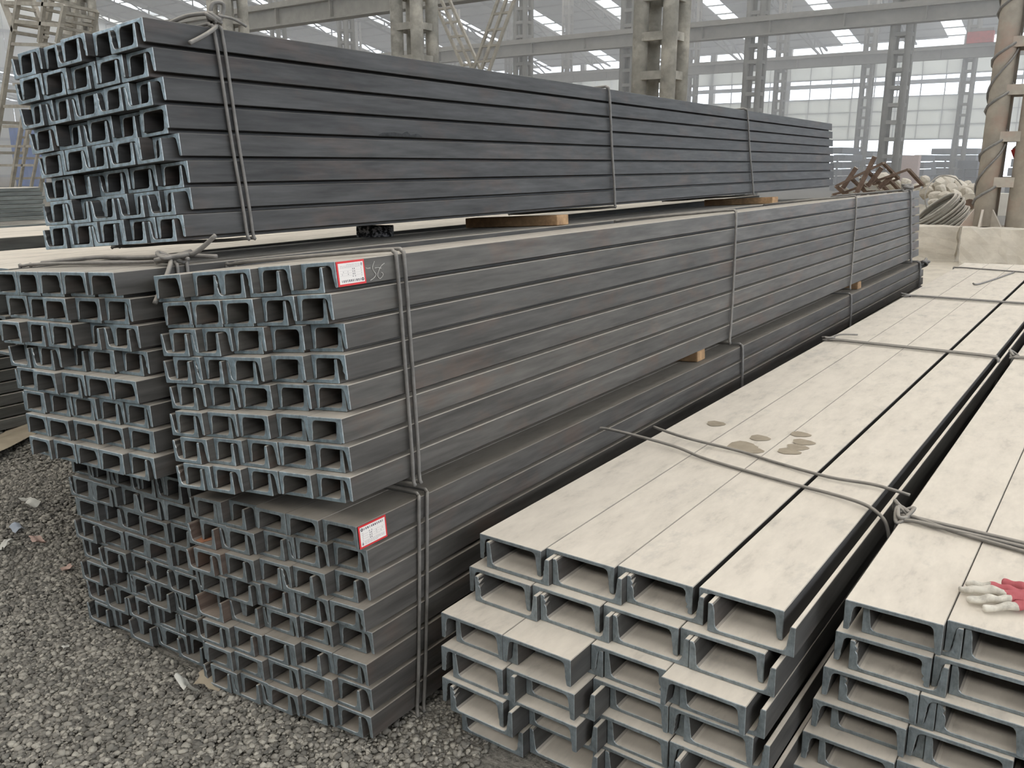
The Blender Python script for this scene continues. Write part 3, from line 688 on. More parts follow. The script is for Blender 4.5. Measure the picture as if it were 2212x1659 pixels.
# ------------------------------------------------------------------ gravel (uncountable)
ico_v = []; ph = (1 + 5 ** .5) / 2
for s1 in (-1, 1):
    for s2 in (-ph, ph): ico_v += [(0, s1, s2), (s1, s2, 0), (s2, 0, s1)]
ico_v = np.array(ico_v) / math.sqrt(1 + ph * ph)
ico_f = []
for i in range(12):
    for j in range(i + 1, 12):
        for k in range(j + 1, 12):
            d = [np.linalg.norm(ico_v[a] - ico_v[b]) for a, b in ((i, j), (j, k), (i, k))]
            if max(d) < 1.1:
                nrm = np.cross(ico_v[j] - ico_v[i], ico_v[k] - ico_v[i])
                ico_f.append((i, j, k) if nrm @ (ico_v[i] + ico_v[j] + ico_v[k]) > 0 else (i, k, j))
ico_f = np.array(ico_f)
def gravel(name, regions, label):
    pts, siz = [], []
    for (x0, x1, y0, y1, dens, s0, s1) in regions:
        n_ = int((x1 - x0) * (y1 - y0) * dens)
        pts.append(np.stack([rng.uniform(x0, x1, n_), rng.uniform(y0, y1, n_)], 1))
        siz.append(s0 + (s1 - s0) * rng.random(n_) ** 2.6)
    P = np.concatenate(pts); sz = np.concatenate(siz); n_ = len(P)
    v = np.repeat(ico_v[None], n_, 0) * (1 + rng.uniform(-.28, .28, (n_, 12, 1)))
    v = v * np.stack([rng.uniform(.75, 1.35, n_), rng.uniform(.65, 1.1, n_), rng.uniform(.45, .8, n_)], 1)[:, None, :]
    an = rng.uniform(0, 2 * math.pi, n_); ti = rng.uniform(-.6, .6, n_); c, s = np.cos(ti), np.sin(ti)
    v = np.stack([v[..., 0], v[..., 1] * c[:, None] - v[..., 2] * s[:, None], v[..., 1] * s[:, None] + v[..., 2] * c[:, None]], -1)
    c, s = np.cos(an), np.sin(an)
    v = np.stack([v[..., 0] * c[:, None] - v[..., 1] * s[:, None], v[..., 0] * s[:, None] + v[..., 1] * c[:, None], v[..., 2]], -1)
    zb = np.interp(P[:, 0], [-2.5, -1.9, -1.28, -.9], [0.0, .030, .078, .080]) - .010
    v = v * sz[:, None, None] + np.stack([P[:, 0], P[:, 1], zb + sz * .18 + rng.uniform(0, .006, n_)], 1)[:, None, :]
    me = bpy.data.meshes.new(name); me.vertices.add(n_ * 12); me.vertices.foreach_set('co', v.reshape(-1).astype(np.float32))
    F = (ico_f[None] + (np.arange(n_) * 12)[:, None, None]).reshape(-1)
    nf = n_ * 20; me.loops.add(nf * 3); me.loops.foreach_set('vertex_index', F.astype(np.int32))
    me.polygons.add(nf); me.polygons.foreach_set('loop_start', np.arange(0, nf * 3, 3, dtype=np.int32))
    me.update(calc_edges=True); me.materials.append(M['gravel'])
    o = bpy.data.objects.new(name, me); COL.objects.link(o); tag(o, label, 'gravel', kind='stuff'); return o
gravel('gravel', [(-2.75, -1.84, .35, 1.16, 24000, .0038, .0115), (-1.84, -1.02, .45, 1.20, 24000, .0038, .0115), (-2.9, -2.42, 1.16, 1.9, 17000, .0045, .0115), (-3.6, -2.75, .55, 1.4, 12000, .005, .012), (-1.27, -1.02, 1.20, 1.75, 14000, .005, .011), (-3.9, -2.9, 1.4, 2.3, 8000, .006, .012), (-4.9, -3.6, .8, 2.4, 6000, .007, .013), (-1.02, -.5, .45, 1.25, 10000, .005, .0125)],
    'loose grey crushed gravel covering the yard around the bundles')

# scraps on the gravel
def scrap(px, py, w, l, m_, label, name='paper_scrap', cat='scrap', seed=0, curl=.012, rz=0):
    c = onz(px, py, .02); c[2] = gz(c[0]) + .004
    rd = random.Random(seed); mb = MB(); N = 6; vs = []
    for i in range(N):
        for j in range(N):
            a_, b_ = i / (N - 1) - .5, j / (N - 1) - .5
            e_ = 1 + rd.uniform(-.14, .14) * (1 if i in (0, N - 1) or j in (0, N - 1) else 0)
            vs.append((a_ * w * e_, b_ * l * e_, curl * (math.sin(a_ * 5 + seed) + math.cos(b_ * 4 + seed * 2)) * .6 + rd.uniform(0, .003)))
    top = len(vs); vs += [(x, y, z - .0012) for x, y, z in vs]
    fs = []
    for i in range(N - 1):
        for j in range(N - 1):
            q = (i * N + j, (i + 1) * N + j, (i + 1) * N + j + 1, i * N + j + 1); fs += [q, tuple(top + k for k in q[::-1])]
    mb.add(vs, fs); mn = min(v[2] for v in vs)
    o = mb.build(name, M[m_], smooth=True, loc=(c[0], c[1], c[2] - mn)); o.rotation_euler = (0, 0, rz); tag(o, label, cat); return o
scrap(52, 1078, .055, .045, 'scrap_white', 'white paper scrap on the gravel, uppermost of the pair at left', seed=1)
scrap(66, 1086, .055, .040, 'scrap_white', 'white paper scrap lying against another one on the gravel at left', seed=2, rz=.5)
scrap(35, 1136, .055, .035, 'scrap_blue', 'bluish clear plastic scrap on the gravel at left', 'plastic_scrap', seed=3)
scrap(82, 1165, .060, .040, 'scrap_pink', 'pale pink torn paper on the gravel below the plastic scrap', seed=4)
scrap(145, 1222, .030, .034, 'scrap_pink', 'small pink paper scrap on the gravel beside the lower left bundle', seed=5, curl=.006)
scrap(15, 1178, .050, .040, 'scrap_white', 'crumpled off-white scrap at the left picture edge', seed=6, curl=.02)
scrap(140, 1395, .020, .018, 'scrap_white', 'tiny white scrap on the gravel below the lower left bundle', seed=7, curl=.004)
scrap(170, 1133, .030, .012, 'scrap_rust', 'orange chip on the gravel touching the lower left bundle', 'rust_chip', seed=8, curl=.004)
scrap(460, 1492, .075, .055, 'tan_sheet', 'dusty cardboard piece under the front corner of the lower bundle', 'cardboard_piece', seed=9, curl=.012, rz=.4)
scrap(405, 1510, .05, .03, 'scrap_white', 'crumpled pale plastic beside the cardboard piece', 'plastic_scrap', seed=10, curl=.022)
scrap(745, 1600, .040, .035, 'scrap_rust', 'brick-red chip on the gravel before the lower bundle', 'rust_chip', seed=11, curl=.005)
o_ = scrap(20, 945, .75, .22, 'tan_sheet', 'tan cardboard sheet lying before the low grey bundle at left', 'cardboard_sheet', seed=12, curl=.02, rz=-.9)

# ------------------------------------------------------------------ glove on the rightmost pack
bb = B['far']
def glove():
    # skeleton laid flat: fingers point to -x, cuff to +x ; z up
    me = bpy.data.meshes.new('work_glove')
    J = {'w': (.125, .005, .016), 'p': (.085, .002, .017), 'p2': (.055, .0, .017)}
    verts = [J['w'], (.165, .006, .014), J['p'], J['p2']]; edges = [(0, 1), (0, 2), (2, 3)]; rad = [(.034, .011), (.033, .011), (.038, .012), (.036, .012)]
    def chain(base, pts, r0, r1):
        k = base
        for i, p in enumerate(pts):
            verts.append(p); edges.append((k, len(verts) - 1)); k = len(verts) - 1
            r = r0 + (r1 - r0) * i / (len(pts) - 1); rad.append((r, r * .92))
    chain(3, [(.030, .030, .013), (.002, .037, .014), (-.026, .041, .010), (-.048, .043, .008)], .0098, .0074)
    chain(3, [(.026, .010, .015), (-.008, .013, .016), (-.038, .012, .011), (-.062, .011, .008)], .0102, .0078)
    chain(3, [(.028, -.012, .014), (-.002, -.019, .014), (-.028, -.025, .010), (-.050, -.030, .008)], .0100, .0076)
    chain(3, [(.036, -.030, .012), (.014, -.041, .012), (-.008, -.050, .009), (-.024, -.057, .007)], .0090, .0070)
    chain(2, [(.085, .036, .011), (.060, .058, .012), (.036, .068, .010), (.018, .073, .008)], .0105, .0080)
    me.from_pydata(verts, edges, [])
    o = bpy.data.objects.new('work_glove', me); COL.objects.link(o)
    sk = o.modifiers.new('skin', 'SKIN'); 
    for v_, r_ in zip(me.skin_vertices[0].data if me.skin_vertices else [], rad): v_.radius = r_
    return o, rad
o, rad = glove()
bpy.context.view_layer.objects.active = o
if not o.data.skin_vertices:
    o.select_set(True); bpy.ops.mesh.customdata_skin_add()
for i, v_ in enumerate(o.data.skin_vertices[0].data): v_.radius = rad[i]; v_.use_root = (i == 0)
o.modifiers['skin'].use_smooth_shade = True; o.modifiers['skin'].branch_smoothing = .6
sb = o.modifiers.new('sub', 'SUBSURF'); sb.levels = 2; sb.render_levels = 2
dg = bpy.context.evaluated_depsgraph_get(); me2 = bpy.data.meshes.new_from_object(o.evaluated_get(dg))
bpy.data.objects.remove(o)
for v_ in me2.vertices:                                  # cloth: soft wrinkles, flat where it lies
    p = v_.co; w_ = .0016 * math.sin(p.x * 190 + 3 * math.sin(p.y * 60)) + .0012 * math.sin(p.y * 160 + p.x * 90)
    p.z = max(.0006, p.z + w_ * min(1, p.z / .012))
me2.materials.clear(); me2.materials.append(M['glove'])
for p_ in me2.polygons: p_.use_smooth = True
gl = bpy.data.objects.new('work_glove', me2); COL.objects.link(gl)
gx = toploc(bb, 2146, 1300, 0)
gl.matrix_world = Matrix.Translation(bb.world(gx[0], gx[1], .0015)) @ bb.Mr.to_4x4() @ Matrix.Rotation(R(12), 4, 'Z')
tag(gl, 'red knit work glove with dirty white coated fingers, lying on the rightmost bundle', 'glove')

# ------------------------------------------------------------------ building columns
def column(x, y, top, label, near, group, w=.44, d=.38, r=.105, mt=None, name='steel_column'):
    root = empty(name, (x, y, 0)); tag(root, label, 'column', group); mt = mt or (M['column'] if near else M['column_far'])
    nseg = 16 if near else 8
    tb = MB(); tb.tube([(0, 0, 0), (0, 0, top)], r, nseg); tme = tb.mesh('column_tube', mt, True)
    for sx_ in (-1, 1):
        for sy_ in (-1, 1): link('column_tube', tme, root, (sx_ * w / 2, sy_ * d / 2, 0))
    st = .50; nlev = int(top / st)
    if near:
        ma = MB().box((0, 0, 0), (w - r * .8, .05, .11)).mesh('column_batten', mt); mb_ = MB().box((0, 0, 0), (.05, d - r * .8, .11)).mesh('column_batten', mt)
        for k in range(1, nlev):
            for s_ in (-1, 1):
                link('column_batten', ma, root, (0, s_ * (d / 2 + r * .55), k * st)); link('column_batten', mb_, root, (s_ * (w / 2 + r * .45), 0, k * st + .0))
    else:
        q = MB()
        for k in range(1, nlev):
            for s_ in (-1, 1):
                q.box((0, s_ * (d / 2 + r * .5), k * st), (w, .05, .11)); q.box((s_ * (w / 2 + r * .5), 0, k * st), (.05, d, .11))
        tag(q.build('column_battens', mt, root), kind='stuff')
    return root
for i, (x, lab) in enumerate(((-20.6, 'laced steel column behind the far left lattice mast'), (-15.15, 'laced steel column behind the wire knot of the highest bundle'),
        (-10.25, 'laced steel column left of the crossing ladder legs'), (-5.72, 'thick laced steel column rising behind the middle of the highest bundle'))):
    column(x, 11.4, 7.5, lab, True, 'near row of columns')
cR = column(-1.33, 11.55, 7.5, 'pinkish column wound with cable, standing on the dusty concrete footing', True, 'near row of columns', w=.34, d=.26, r=.112, mt=M['column_pink'])
def helix(r, z0, z1, turns, ph_): return [(-.17 + r * math.cos(ph_ + turns * 2 * math.pi * k / 90), -.13 + r * math.sin(ph_ + turns * 2 * math.pi * k / 90), z0 + (z1 - z0) * k / 90) for k in range(91)]
cR.location.z = .632
hb = MB(); hb.tube(helix(.125, .04, 4.9, 9.5, .5), .016, 6); hb.build('wound_cable', M['wire'], cR, True)
hb = MB(); hb.tube(helix(.125, .3, 4.9, 4.5, 2.4), .012, 6); hb.build('wound_cable', M['wire'], cR, True)
for s_ in (-1, 0, 1):
    gm = MB(); c_, s2 = math.cos(R(-90 + 62 * s_)), math.sin(R(-90 + 62 * s_))
    a0 = Vector((-.17 + .10 * c_, -.13 + .10 * s2, .0)); b0 = Vector((-.17 + .24 * c_, -.13 + .24 * s2, .0)); t0 = Vector((-.17 + .10 * c_, -.13 + .10 * s2, .21)); off = Vector((-s2, c_, 0)) * .012
    gm.add([a0 + off, b0 + off, t0 + off, a0 - off, b0 - off, t0 - off], [(0, 1, 2), (5, 4, 3), (0, 3, 4, 1), (1, 4, 5, 2), (2, 5, 3, 0)]); gm.build('base_gusset', M['column_pink'], cR)
k = 0
for x in (-39.5, -34.8, -30.2, -25.3, -20.45, -15.75, -11.1, -6.6):
    column(x, 29.0, 13.5, 'laced steel column of the middle row, ' + ORD[k] + ' from left', False, 'middle row of columns'); k += 1
k = 0
for x in (-48.9, -44.2, -39.5, -34.9, -30.5, -26.2, -22.0, -16.9, -12.4, -7.75):
    column(x, 48.0, 11.2, 'distant laced steel column of the far row, ' + ORD[k] + ' from left', False, 'far row of columns', w=.42, d=.36, r=.09); k += 1

# footing and low wall by the wound column
def rough_block(name, c, d, m_, label, cat, seed, j=.012, n_=6):
    import bmesh
    bm = bmesh.new(); bmesh.ops.create_cube(bm, size=1.0)
    bmesh.ops.subdivide_edges(bm, edges=bm.edges[:], cuts=n_, use_grid_fill=True)
    rd = random.Random(seed)
    for v in bm.verts:
        v.co = Vector((v.co.x * d[0], v.co.y * d[1], v.co.z * d[2])) + Vector((rd.uniform(-j, j), rd.uniform(-j, j), rd.uniform(-j, j)))
    me = bpy.data.meshes.new(name); bm.to_mesh(me); bm.free(); me.materials.append(M[m_])
    o = bpy.data.objects.new(name, me); COL.objects.link(o); o.location = c; tag(o, label, cat); return o
rough_block('concrete_footing', (-1.30, 11.38, .31), (.68, .74, .64), 'concrete', 'square dusty concrete footing under the cable-wound column', 'footing', 1)
rough_block('low_wall', (-2.75, 11.75, .30), (1.95, .30, .58), 'concrete', 'low dusty concrete wall left of the column footing', 'low wall', 2, .012, 8)
rough_block('low_wall', (.45, 12.2, .18), (2.6, .30, .42), 'concrete', 'low dusty concrete wall right of the column footing', 'low wall', 5, .012, 8)
# pale dirt apron beyond the packs
dv = []; nx_, ny_ = 26, 20
for j in range(ny_):
    for i in range(nx_):
        x, y = -6.5 + i * .36, 7.7 + j * .36
        edge_ = min(1, (y - 7.7) / 1.2) * min(1, max(0, (x + 6.5) / 1.0))
        dv.append((x, y, .075 + .0 * edge_ + edge_ * (.05 + .05 * math.sin(x * 2.1 + y) * math.cos(y * 1.7) + random.uniform(0, .03))))
mb = MB(); mb.add(dv, [(j * nx_ + i, j * nx_ + i + 1, (j + 1) * nx_ + i + 1, (j + 1) * nx_ + i) for j in range(ny_ - 1) for i in range(nx_ - 1)])
tag(mb.build('dirt_apron', M['dirt'], smooth=True), 'pale dry dirt between the bundles and the low wall', 'dirt', kind='stuff')

# crane girders
def girder(y, zc, x0, x1, hgt, label, name='crane_girder'):
    root = empty(name, ((x0 + x1) / 2, y, zc)); tag(root, label, 'girder'); L_ = x1 - x0
    MB().box((0, 0, 0), (L_, .05, hgt)).build('girder_web', M['girder'], root)
    for s_ in (-1, 1): MB().box((0, 0, s_ * hgt / 2), (L_, .36, .05)).build('girder_flange', M['girder'], root)
    MB().box((0, 0, hgt / 2 + .10), (L_, .08, .12)).build('crane_rail', M['girder'], root)
    st = MB().box((0, 0, 0), (.04, .30, hgt - .06)).mesh('girder_stiffener', M['girder'])
    for i in range(int(L_ / 2.3)): link('girder_stiffener', st, root, (-L_ / 2 + 1 + i * 2.3, 0, 0))
    return root
girder(28.6, rel(4.12), -46, 3, .42, 'dusty crane girder crossing behind the thick column, carried by the middle row')
girder(18.0, rel(4.10), -34, -11.4, .5, 'crane girder with rail behind the wire knot, upper left')
girder(47.6, rel(4.95), -56, 2, .45, 'hazy far crane girder below the bright clerestory')
q = ony(2125, 108, 47.6); rb = empty('overhead_crane', (q[0] - .2, 47.6, rel(4.95) + .225 + .16 + .25)); tag(rb, 'red overhead crane beam hanging far back beside the wound column', 'crane')
MB().box((0, 0, 0), (1.1, .4, .5)).build('crane_beam', M['red_paint'], rb); MB().box((.1, 0, .32), (.9, .4, .12)).build('crane_trolley', M['girder'], rb)
q = ony(168, 66, 18.0); rb2 = empty('overhead_crane', (q[0], 18.0, rel(4.10) + .25 + .16 + .42)); tag(rb2, 'thin red crane beam seen between far left columns', 'crane')
MB().box((0, 0, 0), (2.4, .12, .10)).build('crane_beam', M['red_paint'], rb2); 
for s_ in (-1, 1): MB().box((s_, 0, -.23), (.3, .1, .38)).build('crane_leg', M['girder'], rb2)

# leaning lattice legs (gantry legs) behind the highest pack
def lattice(name, p0, p1, wdt, rails, nr, bar, label, group=None, side=(1, 0, 0)):
    root = empty(name, p0); tag(root, label, 'lattice mast', group)
    a0, a1 = Vector((0, 0, 0)), Vector(p1) - Vector(p0); sd = Vector(side).normalized()
    rails_ = [(k / (rails - 1) - .5) * wdt for k in range(rails)]
    for q in rails_:
        mb = MB(); mb.bar(a0 + sd * q, a1 + sd * q, bar); mb.build('lattice_rail', M['lattice'], root)
    for k in range(nr):
        c_ = a0 + (a1 - a0) * ((k + .5) / nr)
        mb = MB(); mb.bar(c_ + sd * rails_[0], c_ + sd * rails_[-1], bar * .8); mb.build('lattice_rung', M['lattice'], root)
    return root
p0, p1 = ony(1022, 154, 15), ony(960, 15, 15); d = (p1 - p0) / (p1 - p0)[2]
f0, f1 = p0 - d * p0[2], p0 + d * 3.6
f0[2] = 0
lattice('gantry_leg', f0, p0 + d * 2.6, .42, 3, 20, .055, 'leaning lattice gantry leg, left one of the crossing pair')
p0, p1 = ony(1040, 150, 14.6), ony(1090, 10, 14.6); d = (p1 - p0) / (p1 - p0)[2]
f0 = p0 - d * p0[2]; f0[2] = 0
lattice('gantry_leg', f0, p0 + d * 2.6, .42, 3, 20, .055, 'leaning lattice gantry leg, right one of the crossing pair')
# lattice mast at the far left
def mast(bars, rungs, label, Y):
    b0 = ony(60, 405, Y); root = empty('lattice_mast', (b0[0], b0[1], 0)); tag(root, label, 'lattice mast')
    o_ = Vector(root.location)
    for (a_, c_, w_) in bars:
        mb = MB(); pa, pc = Vector(ony(*a_, Y)) - o_, Vector(ony(*c_, Y)) - o_
        mb.bar(pa, pc, w_); mb.build('mast_leg', M['lattice'], root)
        mb = MB(); sh = Vector((-.25, .75, 0)); mb.bar(pa + sh, pc + sh, w_); mb.build('mast_leg', M['lattice'], root)
        for k in range(6):
            q = pa + (pc - pa) * (k / 5); mb = MB(); mb.bar(q, q + sh, w_ * .7); mb.build('mast_strut', M['lattice'], root)
    for (a_, c_, w_) in rungs:
        mb = MB(); mb.bar(Vector(ony(*a_, Y)) - o_, Vector(ony(*c_, Y)) - o_, w_); mb.build('mast_rung', M['lattice'], root)
mast([((44, -30), (-12, 330), .085), ((-6, -30), (32, 70), .085), ((50, 250), (14, 470), .07), ((100, -30), (85, 92), .07), ((140, 10), (124, 92), .075)],
     [((12, 6), (140, 11), .07), ((30, 46), (135, 55), .07), ((25, 95), (110, 98), .06), ((10, 230), (62, 229), .06), ((8, 273), (50, 273), .06), ((-20, 316), (70, 316), .05), ((-20, 357), (75, 357), .05), ((30, 182), (40, 182), .06), ((62, 280), (40, 420), .05), ((82, 330), (66, 410), .05)],
     'lattice steel mast with rungs at the far left edge', 9.0)
for (x0, x1, y0, y1, lab) in ((36, 82, 268, 400, 'blue sheet hanging behind the lattice mast at far left'), ):
    a_, c_ = ony(x0, y1, 24), ony(x1, y0, 24); mb = MB(); N = 12; vs = []
    for k in range(N + 1):
        f = k / N; x = a_[0] + (c_[0] - a_[0]) * f; dy_ = .06 * math.sin(f * 19)
        vs += [(x, 24 + dy_, a_[2] - .6), (x, 24 + dy_, c_[2]), (x, 24.03 + dy_, a_[2] - .6), (x, 24.03 + dy_, c_[2])]
    fs = []
    for k in range(N):
        o4 = 4 * k; fs += [(o4, o4 + 4, o4 + 5, o4 + 1), (o4 + 3, o4 + 7, o4 + 6, o4 + 2)]
    mb.add(vs, fs); tag(mb.build('blue_sheet', M['blue']), lab, 'sheet')

# speckled bag and pale items seen through the gap under the highest pack
c_ = toploc(B['left'], 811, 511, .001); c = B['left'].world(*c_); bgm = MB(); bgm.box((0, 0, .021), (.135, .07, .042))
a, t, b = mat('speckled_sack'); v = objvec(t, False); n1 = noise(t, v, 60, 2, .6)
t.links.new(ramp(t, n1, .46, .60, (.03, .03, .033), (.6, .6, .62)), b.inputs['Base Color']); b.inputs['Roughness'].default_value = .8; M['speck'] = a
o = bgm.build('speckled_sack', M['speck'], loc=tuple(c)); o.rotation_euler = (0, 0, HEAD); bv = o.modifiers.new('b', 'BEVEL'); bv.width = .003; bv.segments = 2
tag(o, 'black and white speckled sack in the gap under the highest bundle', 'sack')

# ------------------------------------------------------------------ clutter by the wound column
def frame_pile():
    Yb = 13.0
    specs = [((1806, 402), (1908, 352), 'rusty angle-iron rack leaning on the heap, nearest the highest bundle'), ((1826, 415), (1962, 366), 'rusty angle-iron rack lying in the heap, middle one'), ((1800, 420), (1900, 395), 'rusty angle-iron rack lying lowest in the heap')]
    for i, (a_, c_, lab) in enumerate(specs):
        root = empty('angle_iron_rack', tuple(ony(*a_, Yb + i * .25))); tag(root, lab, 'rack', 'heap of rusty racks'); o_ = Vector(root.location)
        pa, pc = Vector((0, 0, 0)), Vector(ony(*c_, Yb + i * .25)) - o_
        sd = Vector((.10, .55, -.22))
        for q in (pa, pa + sd):
            mb = MB(); mb.bar(q, q + (pc - pa), .05, .03); mb.build('frame_rail', M['frame_rust'], root)
        for k in range(4):
            q = pa + (pc - pa) * (k / 3); mb = MB(); mb.bar(q, q + sd, .05, .03); mb.build('frame_bar', M['frame_rust'], root)
    stk = [((1858, 402), (1890, 338)), ((1880, 395), (1905, 362)), ((1826, 398), (1850, 362)), ((1905, 400), (1932, 375))]
    for i, (a_, c_) in enumerate(stk):
        p, q = Vector(ony(*a_, Yb + .1 * i)), Vector(ony(*c_, Yb + .1 * i)); mb = MB(); dd = q - p
        p = p - dd * .25; mb.bar((0, 0, 0), q - p, .055, .055); mb.bar((0, 0, 0) , (q - p) * .02, .09, .09)
        o = mb.build('steel_stub', M['frame_rust'], loc=tuple(p)); tag(o, 'rusty bar jutting up from the heap, ' + ('tallest' if i == 0 else ORD[i] + ' one'), 'bar', 'bars in the heap')
    for i, (a_, c_, d_) in enumerate([((1840, 410), (1862, 380), (1850, 412)), ((1872, 412), (1850, 378), (1900, 410)), ((1820, 418), (1812, 396), (1848, 418))]):
        vs = [Vector(ony(*q, Yb + .3)) for q in (a_, c_, d_)]; o_ = vs[0]; mb = MB(); th = Vector((0, .03, 0))
        mb.add([v - o_ for v in vs] + [v - o_ + th for v in vs], [(0, 1, 2), (5, 4, 3), (0, 3, 4, 1), (1, 4, 5, 2), (2, 5, 3, 0)])
        tag(mb.build('gusset_plate', M['box_white'], loc=tuple(o_)), 'pale triangular plate in the heap, ' + ORD[i] + ' from left', 'plate', 'plates in the heap')
frame_pile()
def stone(px, py, Y, s_, seed, label, z=None):
    import bmesh
    rd = random.Random(seed); bm = bmesh.new(); bmesh.ops.create_icosphere(bm, subdivisions=2, radius=1)
    k = [Vector((rd.uniform(-1, 1), rd.uniform(-1, 1), rd.uniform(-1, 1))).normalized() for _ in range(7)]
    for v in bm.verts:
        for n_ in k:
            dd = v.co.dot(n_) - .62
            if dd > 0: v.co -= n_ * dd
        v.co = Vector((v.co.x * s_ * rd.uniform(.98, 1.02) * 1.1, v.co.y * s_, v.co.z * s_ * .8))
    me = bpy.data.meshes.new('rubble_block'); bm.to_mesh(me); bm.free(); me.materials.append(M['rubble'])
    o = bpy.data.objects.new('rubble_block', me); COL.objects.link(o); p = ony(px, py, Y); o.location = p; o.rotation_euler = (rd.uniform(-1, 1), rd.uniform(-1, 1), rd.uniform(0, 6))
    tag(o, label, 'rubble', 'heap of rubble beyond the low wall'); return o
spots = [(2044, 390, 14, .13), (2060, 396, 14.2, .12), (2032, 396, 13.9, .11), (2072, 408, 14, .15), (2052, 408, 13.7, .12), (2030, 412, 13.6, .12), (2012, 404, 14, .09), (1998, 392, 14.4, .11), (1975, 410, 14.6, .10), (1955, 394, 14.8, .10), (1930, 398, 15, .16), (1908, 394, 15.2, .17), (2020, 425, 13.3, .10), (2044, 424, 13.2, .11), (2066, 424, 13.2, .12), (2088, 420, 13.4, .10), (2100, 414, 13.8, .12), (2062, 438, 12.9, .09), (2030, 440, 12.9, .09), (2000, 418, 13.8, .11), (2014, 436, 13, .08), (2112, 418, 13.9, .11), (2085, 400, 14.4, .09)]
NUM = ORD + ['fifteenth', 'sixteenth', 'seventeenth', 'eighteenth', 'nineteenth', 'twentieth', 'twenty-first', 'twenty-second', 'twenty-third']
for i, (px, py, Y, s_) in enumerate(sorted(spots)): stone(px, py, Y, s_, 40 + i, ('leftmost' if i == 0 else 'rightmost' if i == len(spots) - 1 else NUM[i] + ' from left') + ' of the pale concrete lumps in the rubble heap')
hv = []; nh = 20
for j in range(12):
    for i in range(nh):
        x, y = -6.3 + i * .26, 12.2 + j * .28
        f = max(math.exp(-((x + 2.8) / 1.2) ** 2 - ((y - 13.9) / .8) ** 2) * .72, math.exp(-((x + 4.1) / .9) ** 2 - ((y - 13.6) / .8) ** 2) * .62)
        hv.append((x, y, .02 + f + random.uniform(0, .07) * f))
mb = MB(); mb.add(hv, [(j * nh + i, j * nh + i + 1, (j + 1) * nh + i + 1, (j + 1) * nh + i) for j in range(11) for i in range(nh - 1)])
tag(mb.build('rubble_dirt', M['rubble'], smooth=True), 'dusty dirt and fines under the rubble heap', 'dirt', kind='stuff')
# wire coil leaning behind the low wall
cc = ony(2035, 462, 12.25); root = empty('wire_coil', (cc[0], cc[1], cc[2] - .28)); tag(root, 'tilted coil of steel rod behind the low wall', 'coil')
tl = Matrix.Rotation(R(-38), 3, 'Y') @ Matrix.Rotation(R(18), 3, 'X')
for k in range(16):
    rr = .23 + random.uniform(-.015, .025); zo = (k - 8) * .022; mb = MB()
    off = Vector((random.uniform(-.02, .02), random.uniform(-.02, .02), 0))
    mb.tube([tl @ (Vector((rr * 1.2 * math.cos(q * math.pi / 14), rr * math.sin(q * math.pi / 14), zo)) + off) + Vector((0, 0, .24)) for q in range(28)], .017, 6, True)
    mb.build('coil_turn', M['coil'], root, True)
mb = MB(); mb.tube(spline([ony(2002, 452, 12.2), ony(1998, 425, 12.2), ony(2008, 398, 12.3), ony(2032, 380, 12.4), ony(2062, 384, 12.5), ony(2078, 400, 12.6)], 6), .008, 6)
tag(mb.build('stray_rod', M['coil'], smooth=True), 'thin rod arching up from the wire coil over the rubble', 'rod')
# drum housing, cabinet, red machine at right edge
dm = empty('drum_housing', tuple(ony(2096, 452, 13.1))); tag(dm, 'round-topped dusty drum housing between rubble and wound column', 'machine')
mb = MB(); P = [(.17 * math.cos(q * math.pi / 12), .17 * math.sin(q * math.pi / 12) + .04) for q in range(13)]; P = [(-.17, -.10)] + P[::-1] + [(.17, -.10)]
mb.add([(x, -.12, z) for x, z in P] + [(x, .12, z) for x, z in P], [tuple(range(15)), tuple(range(29, 14, -1))] + [(k, 15 + k, 15 + (k + 1) % 15, (k + 1) % 15) for k in range(15)]); mb.build('housing_body', M['rubble'], dm)
mb = MB(); mb.tube([(0, -.13, .07), (0, -.12, .07)], .07, 14); mb.build('housing_hole', M['frame_rust'], dm)
mb = MB(); mb.box((0, -.126, -.04), (.08, .006, .012)); mb.build('housing_plate', M['box_white'], dm)
cb = empty('cabinet', tuple(ony(2180, 466, 12.6))); tag(cb, 'pale box cabinet behind the wound column', 'cabinet')
mb = MB(); mb.box((0, 0, .14), (.34, .3, .27)); mb.build('cabinet_body', M['box_white'], cb)
for s_ in (-.14, .14):
    mb = MB(); mb.bar((s_, -.1, 0), (s_ - .06, -.1, -.30), .03); mb.build('cabinet_leg', M['frame_rust'], cb)
rm = empty('red_machine', tuple(ony(2215, 470, 11.9))); tag(rm, 'red machine frame cut off by the right picture edge', 'machine')
o_ = Vector(rm.location)
for (a_, c_, w_) in (((2209, 285), (2211, 300), .09), ((2190, 325), (2220, 298), .05), ((2190, 322), (2216, 395), .06), ((2210, 395), (2211, 480), .05), ((2218, 290), (2218, 480), .07)):
    mb = MB(); mb.bar(Vector(ony(*a_, 11.9)) - o_, Vector(ony(*c_, 11.9)) - o_, w_); mb.build('machine_bar', M['red_paint'] if w_ != .05 else M['lattice'], rm)

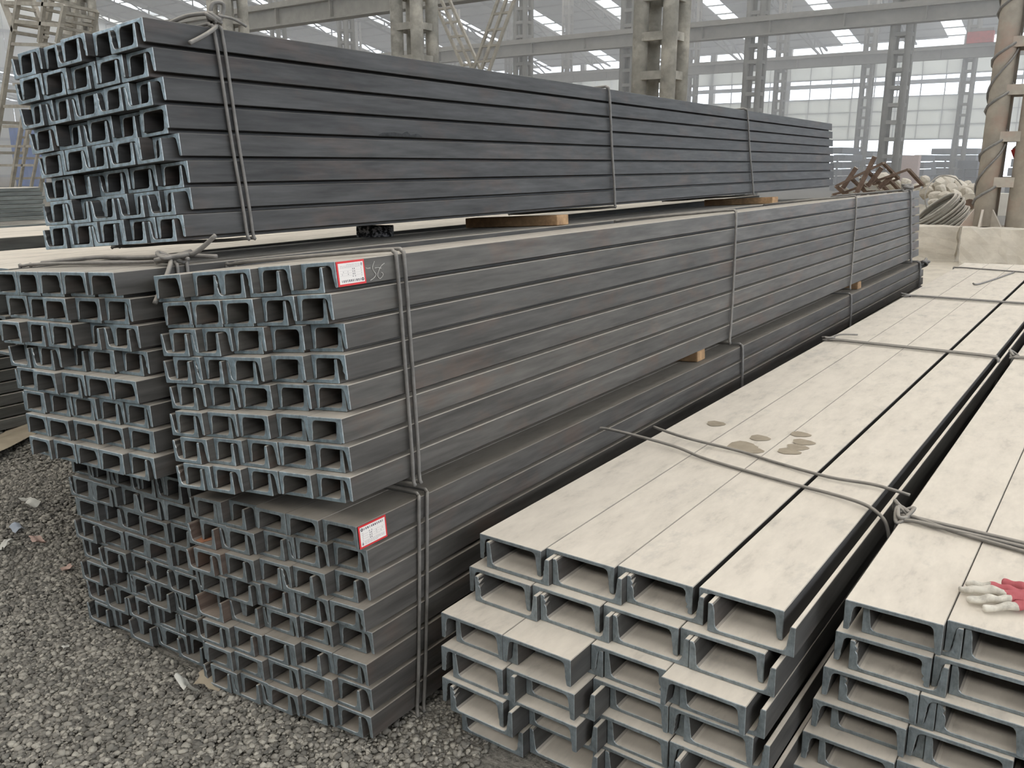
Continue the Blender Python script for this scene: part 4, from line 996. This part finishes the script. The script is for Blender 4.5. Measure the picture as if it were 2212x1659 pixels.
# far stacks of steel under the open wall
def far_stack(px0, px1, py0, Y, label, m_='far_steel', end=True):
    a_, c_ = ony(px0, 392, Y), ony(px1, py0, Y); root = empty('steel_stack', ((a_[0] + c_[0]) / 2, Y, 0)); tag(root, label, 'steel stack', 'far stacks under the open wall')
    w_ = c_[0] - a_[0]; H_ = c_[2]; nl = max(3, int(H_ / .32)); rd = random.Random(int(px0))
    for k in range(nl):
        l_ = MB().box((rd.uniform(-.10, .10), rd.uniform(-.1, .1), (k + .5) * H_ / nl), (w_ * rd.uniform(.9, 1.0), 3.0, H_ / nl - .04)); l_.build('stack_layer', M[m_], root)
    for k in range(int(w_ / .55)):
        MB().box((-w_ / 2 + .3 + k * .55, -1.62, H_ * .38), (.08, .10, H_ * .76)).build('stack_bearer', M[m_], root)
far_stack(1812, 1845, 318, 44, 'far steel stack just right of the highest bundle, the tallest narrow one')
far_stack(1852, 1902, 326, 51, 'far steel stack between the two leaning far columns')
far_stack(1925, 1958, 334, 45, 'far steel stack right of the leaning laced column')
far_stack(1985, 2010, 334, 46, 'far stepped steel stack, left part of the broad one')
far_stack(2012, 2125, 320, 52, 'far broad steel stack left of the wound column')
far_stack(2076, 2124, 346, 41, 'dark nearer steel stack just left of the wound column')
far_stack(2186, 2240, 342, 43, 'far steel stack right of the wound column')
p = ony(1966, 358, 43); MB()
mb = MB(); mb.box((0, 0, 0), (.75, .5, 1.6)); tag(mb.build('red_crate', M['scrap_pink'], loc=(p[0], p[1], .8)), 'hazy reddish crate between far steel stacks', 'crate')
# small red rag caught behind the highest pack
rg = MB(); pr = B['top'].world(-.60, .36, -.345)
rg.tube(spline([(0, 0, 0), (.012, .01, .006), (.03, .02, .004), (.045, .03, -.004)], 4), [.004, .006, .008, .009, .009, .010, .010, .010, .009, .008, .007, .005, .003], 8)
tag(rg.build('red_rag', M['red_paint'], smooth=True, loc=tuple(pr)), 'small red rag stuck on the left side of the highest bundle', 'rag')

# ------------------------------------------------------------------ dusty air of the hall
hz = bpy.data.materials.new('dusty_air'); hz.use_nodes = True; t = hz.node_tree; t.nodes.clear()
oo = t.nodes.new('ShaderNodeOutputMaterial'); vs_ = t.nodes.new('ShaderNodeVolumeScatter')
vs_.inputs['Color'].default_value = (1.0, .99, .96, 1); vs_.inputs['Density'].default_value = .021; vs_.inputs['Anisotropy'].default_value = .25
t.links.new(vs_.outputs[0], oo.inputs['Volume'])
mb = MB(); mb.box((-32, 39.7, 5.6), (91, 51, 11.0)); o = mb.build('dusty_air', hz); tag(o, 'bright dusty haze filling the far part of the hall', 'haze', kind='stuff')
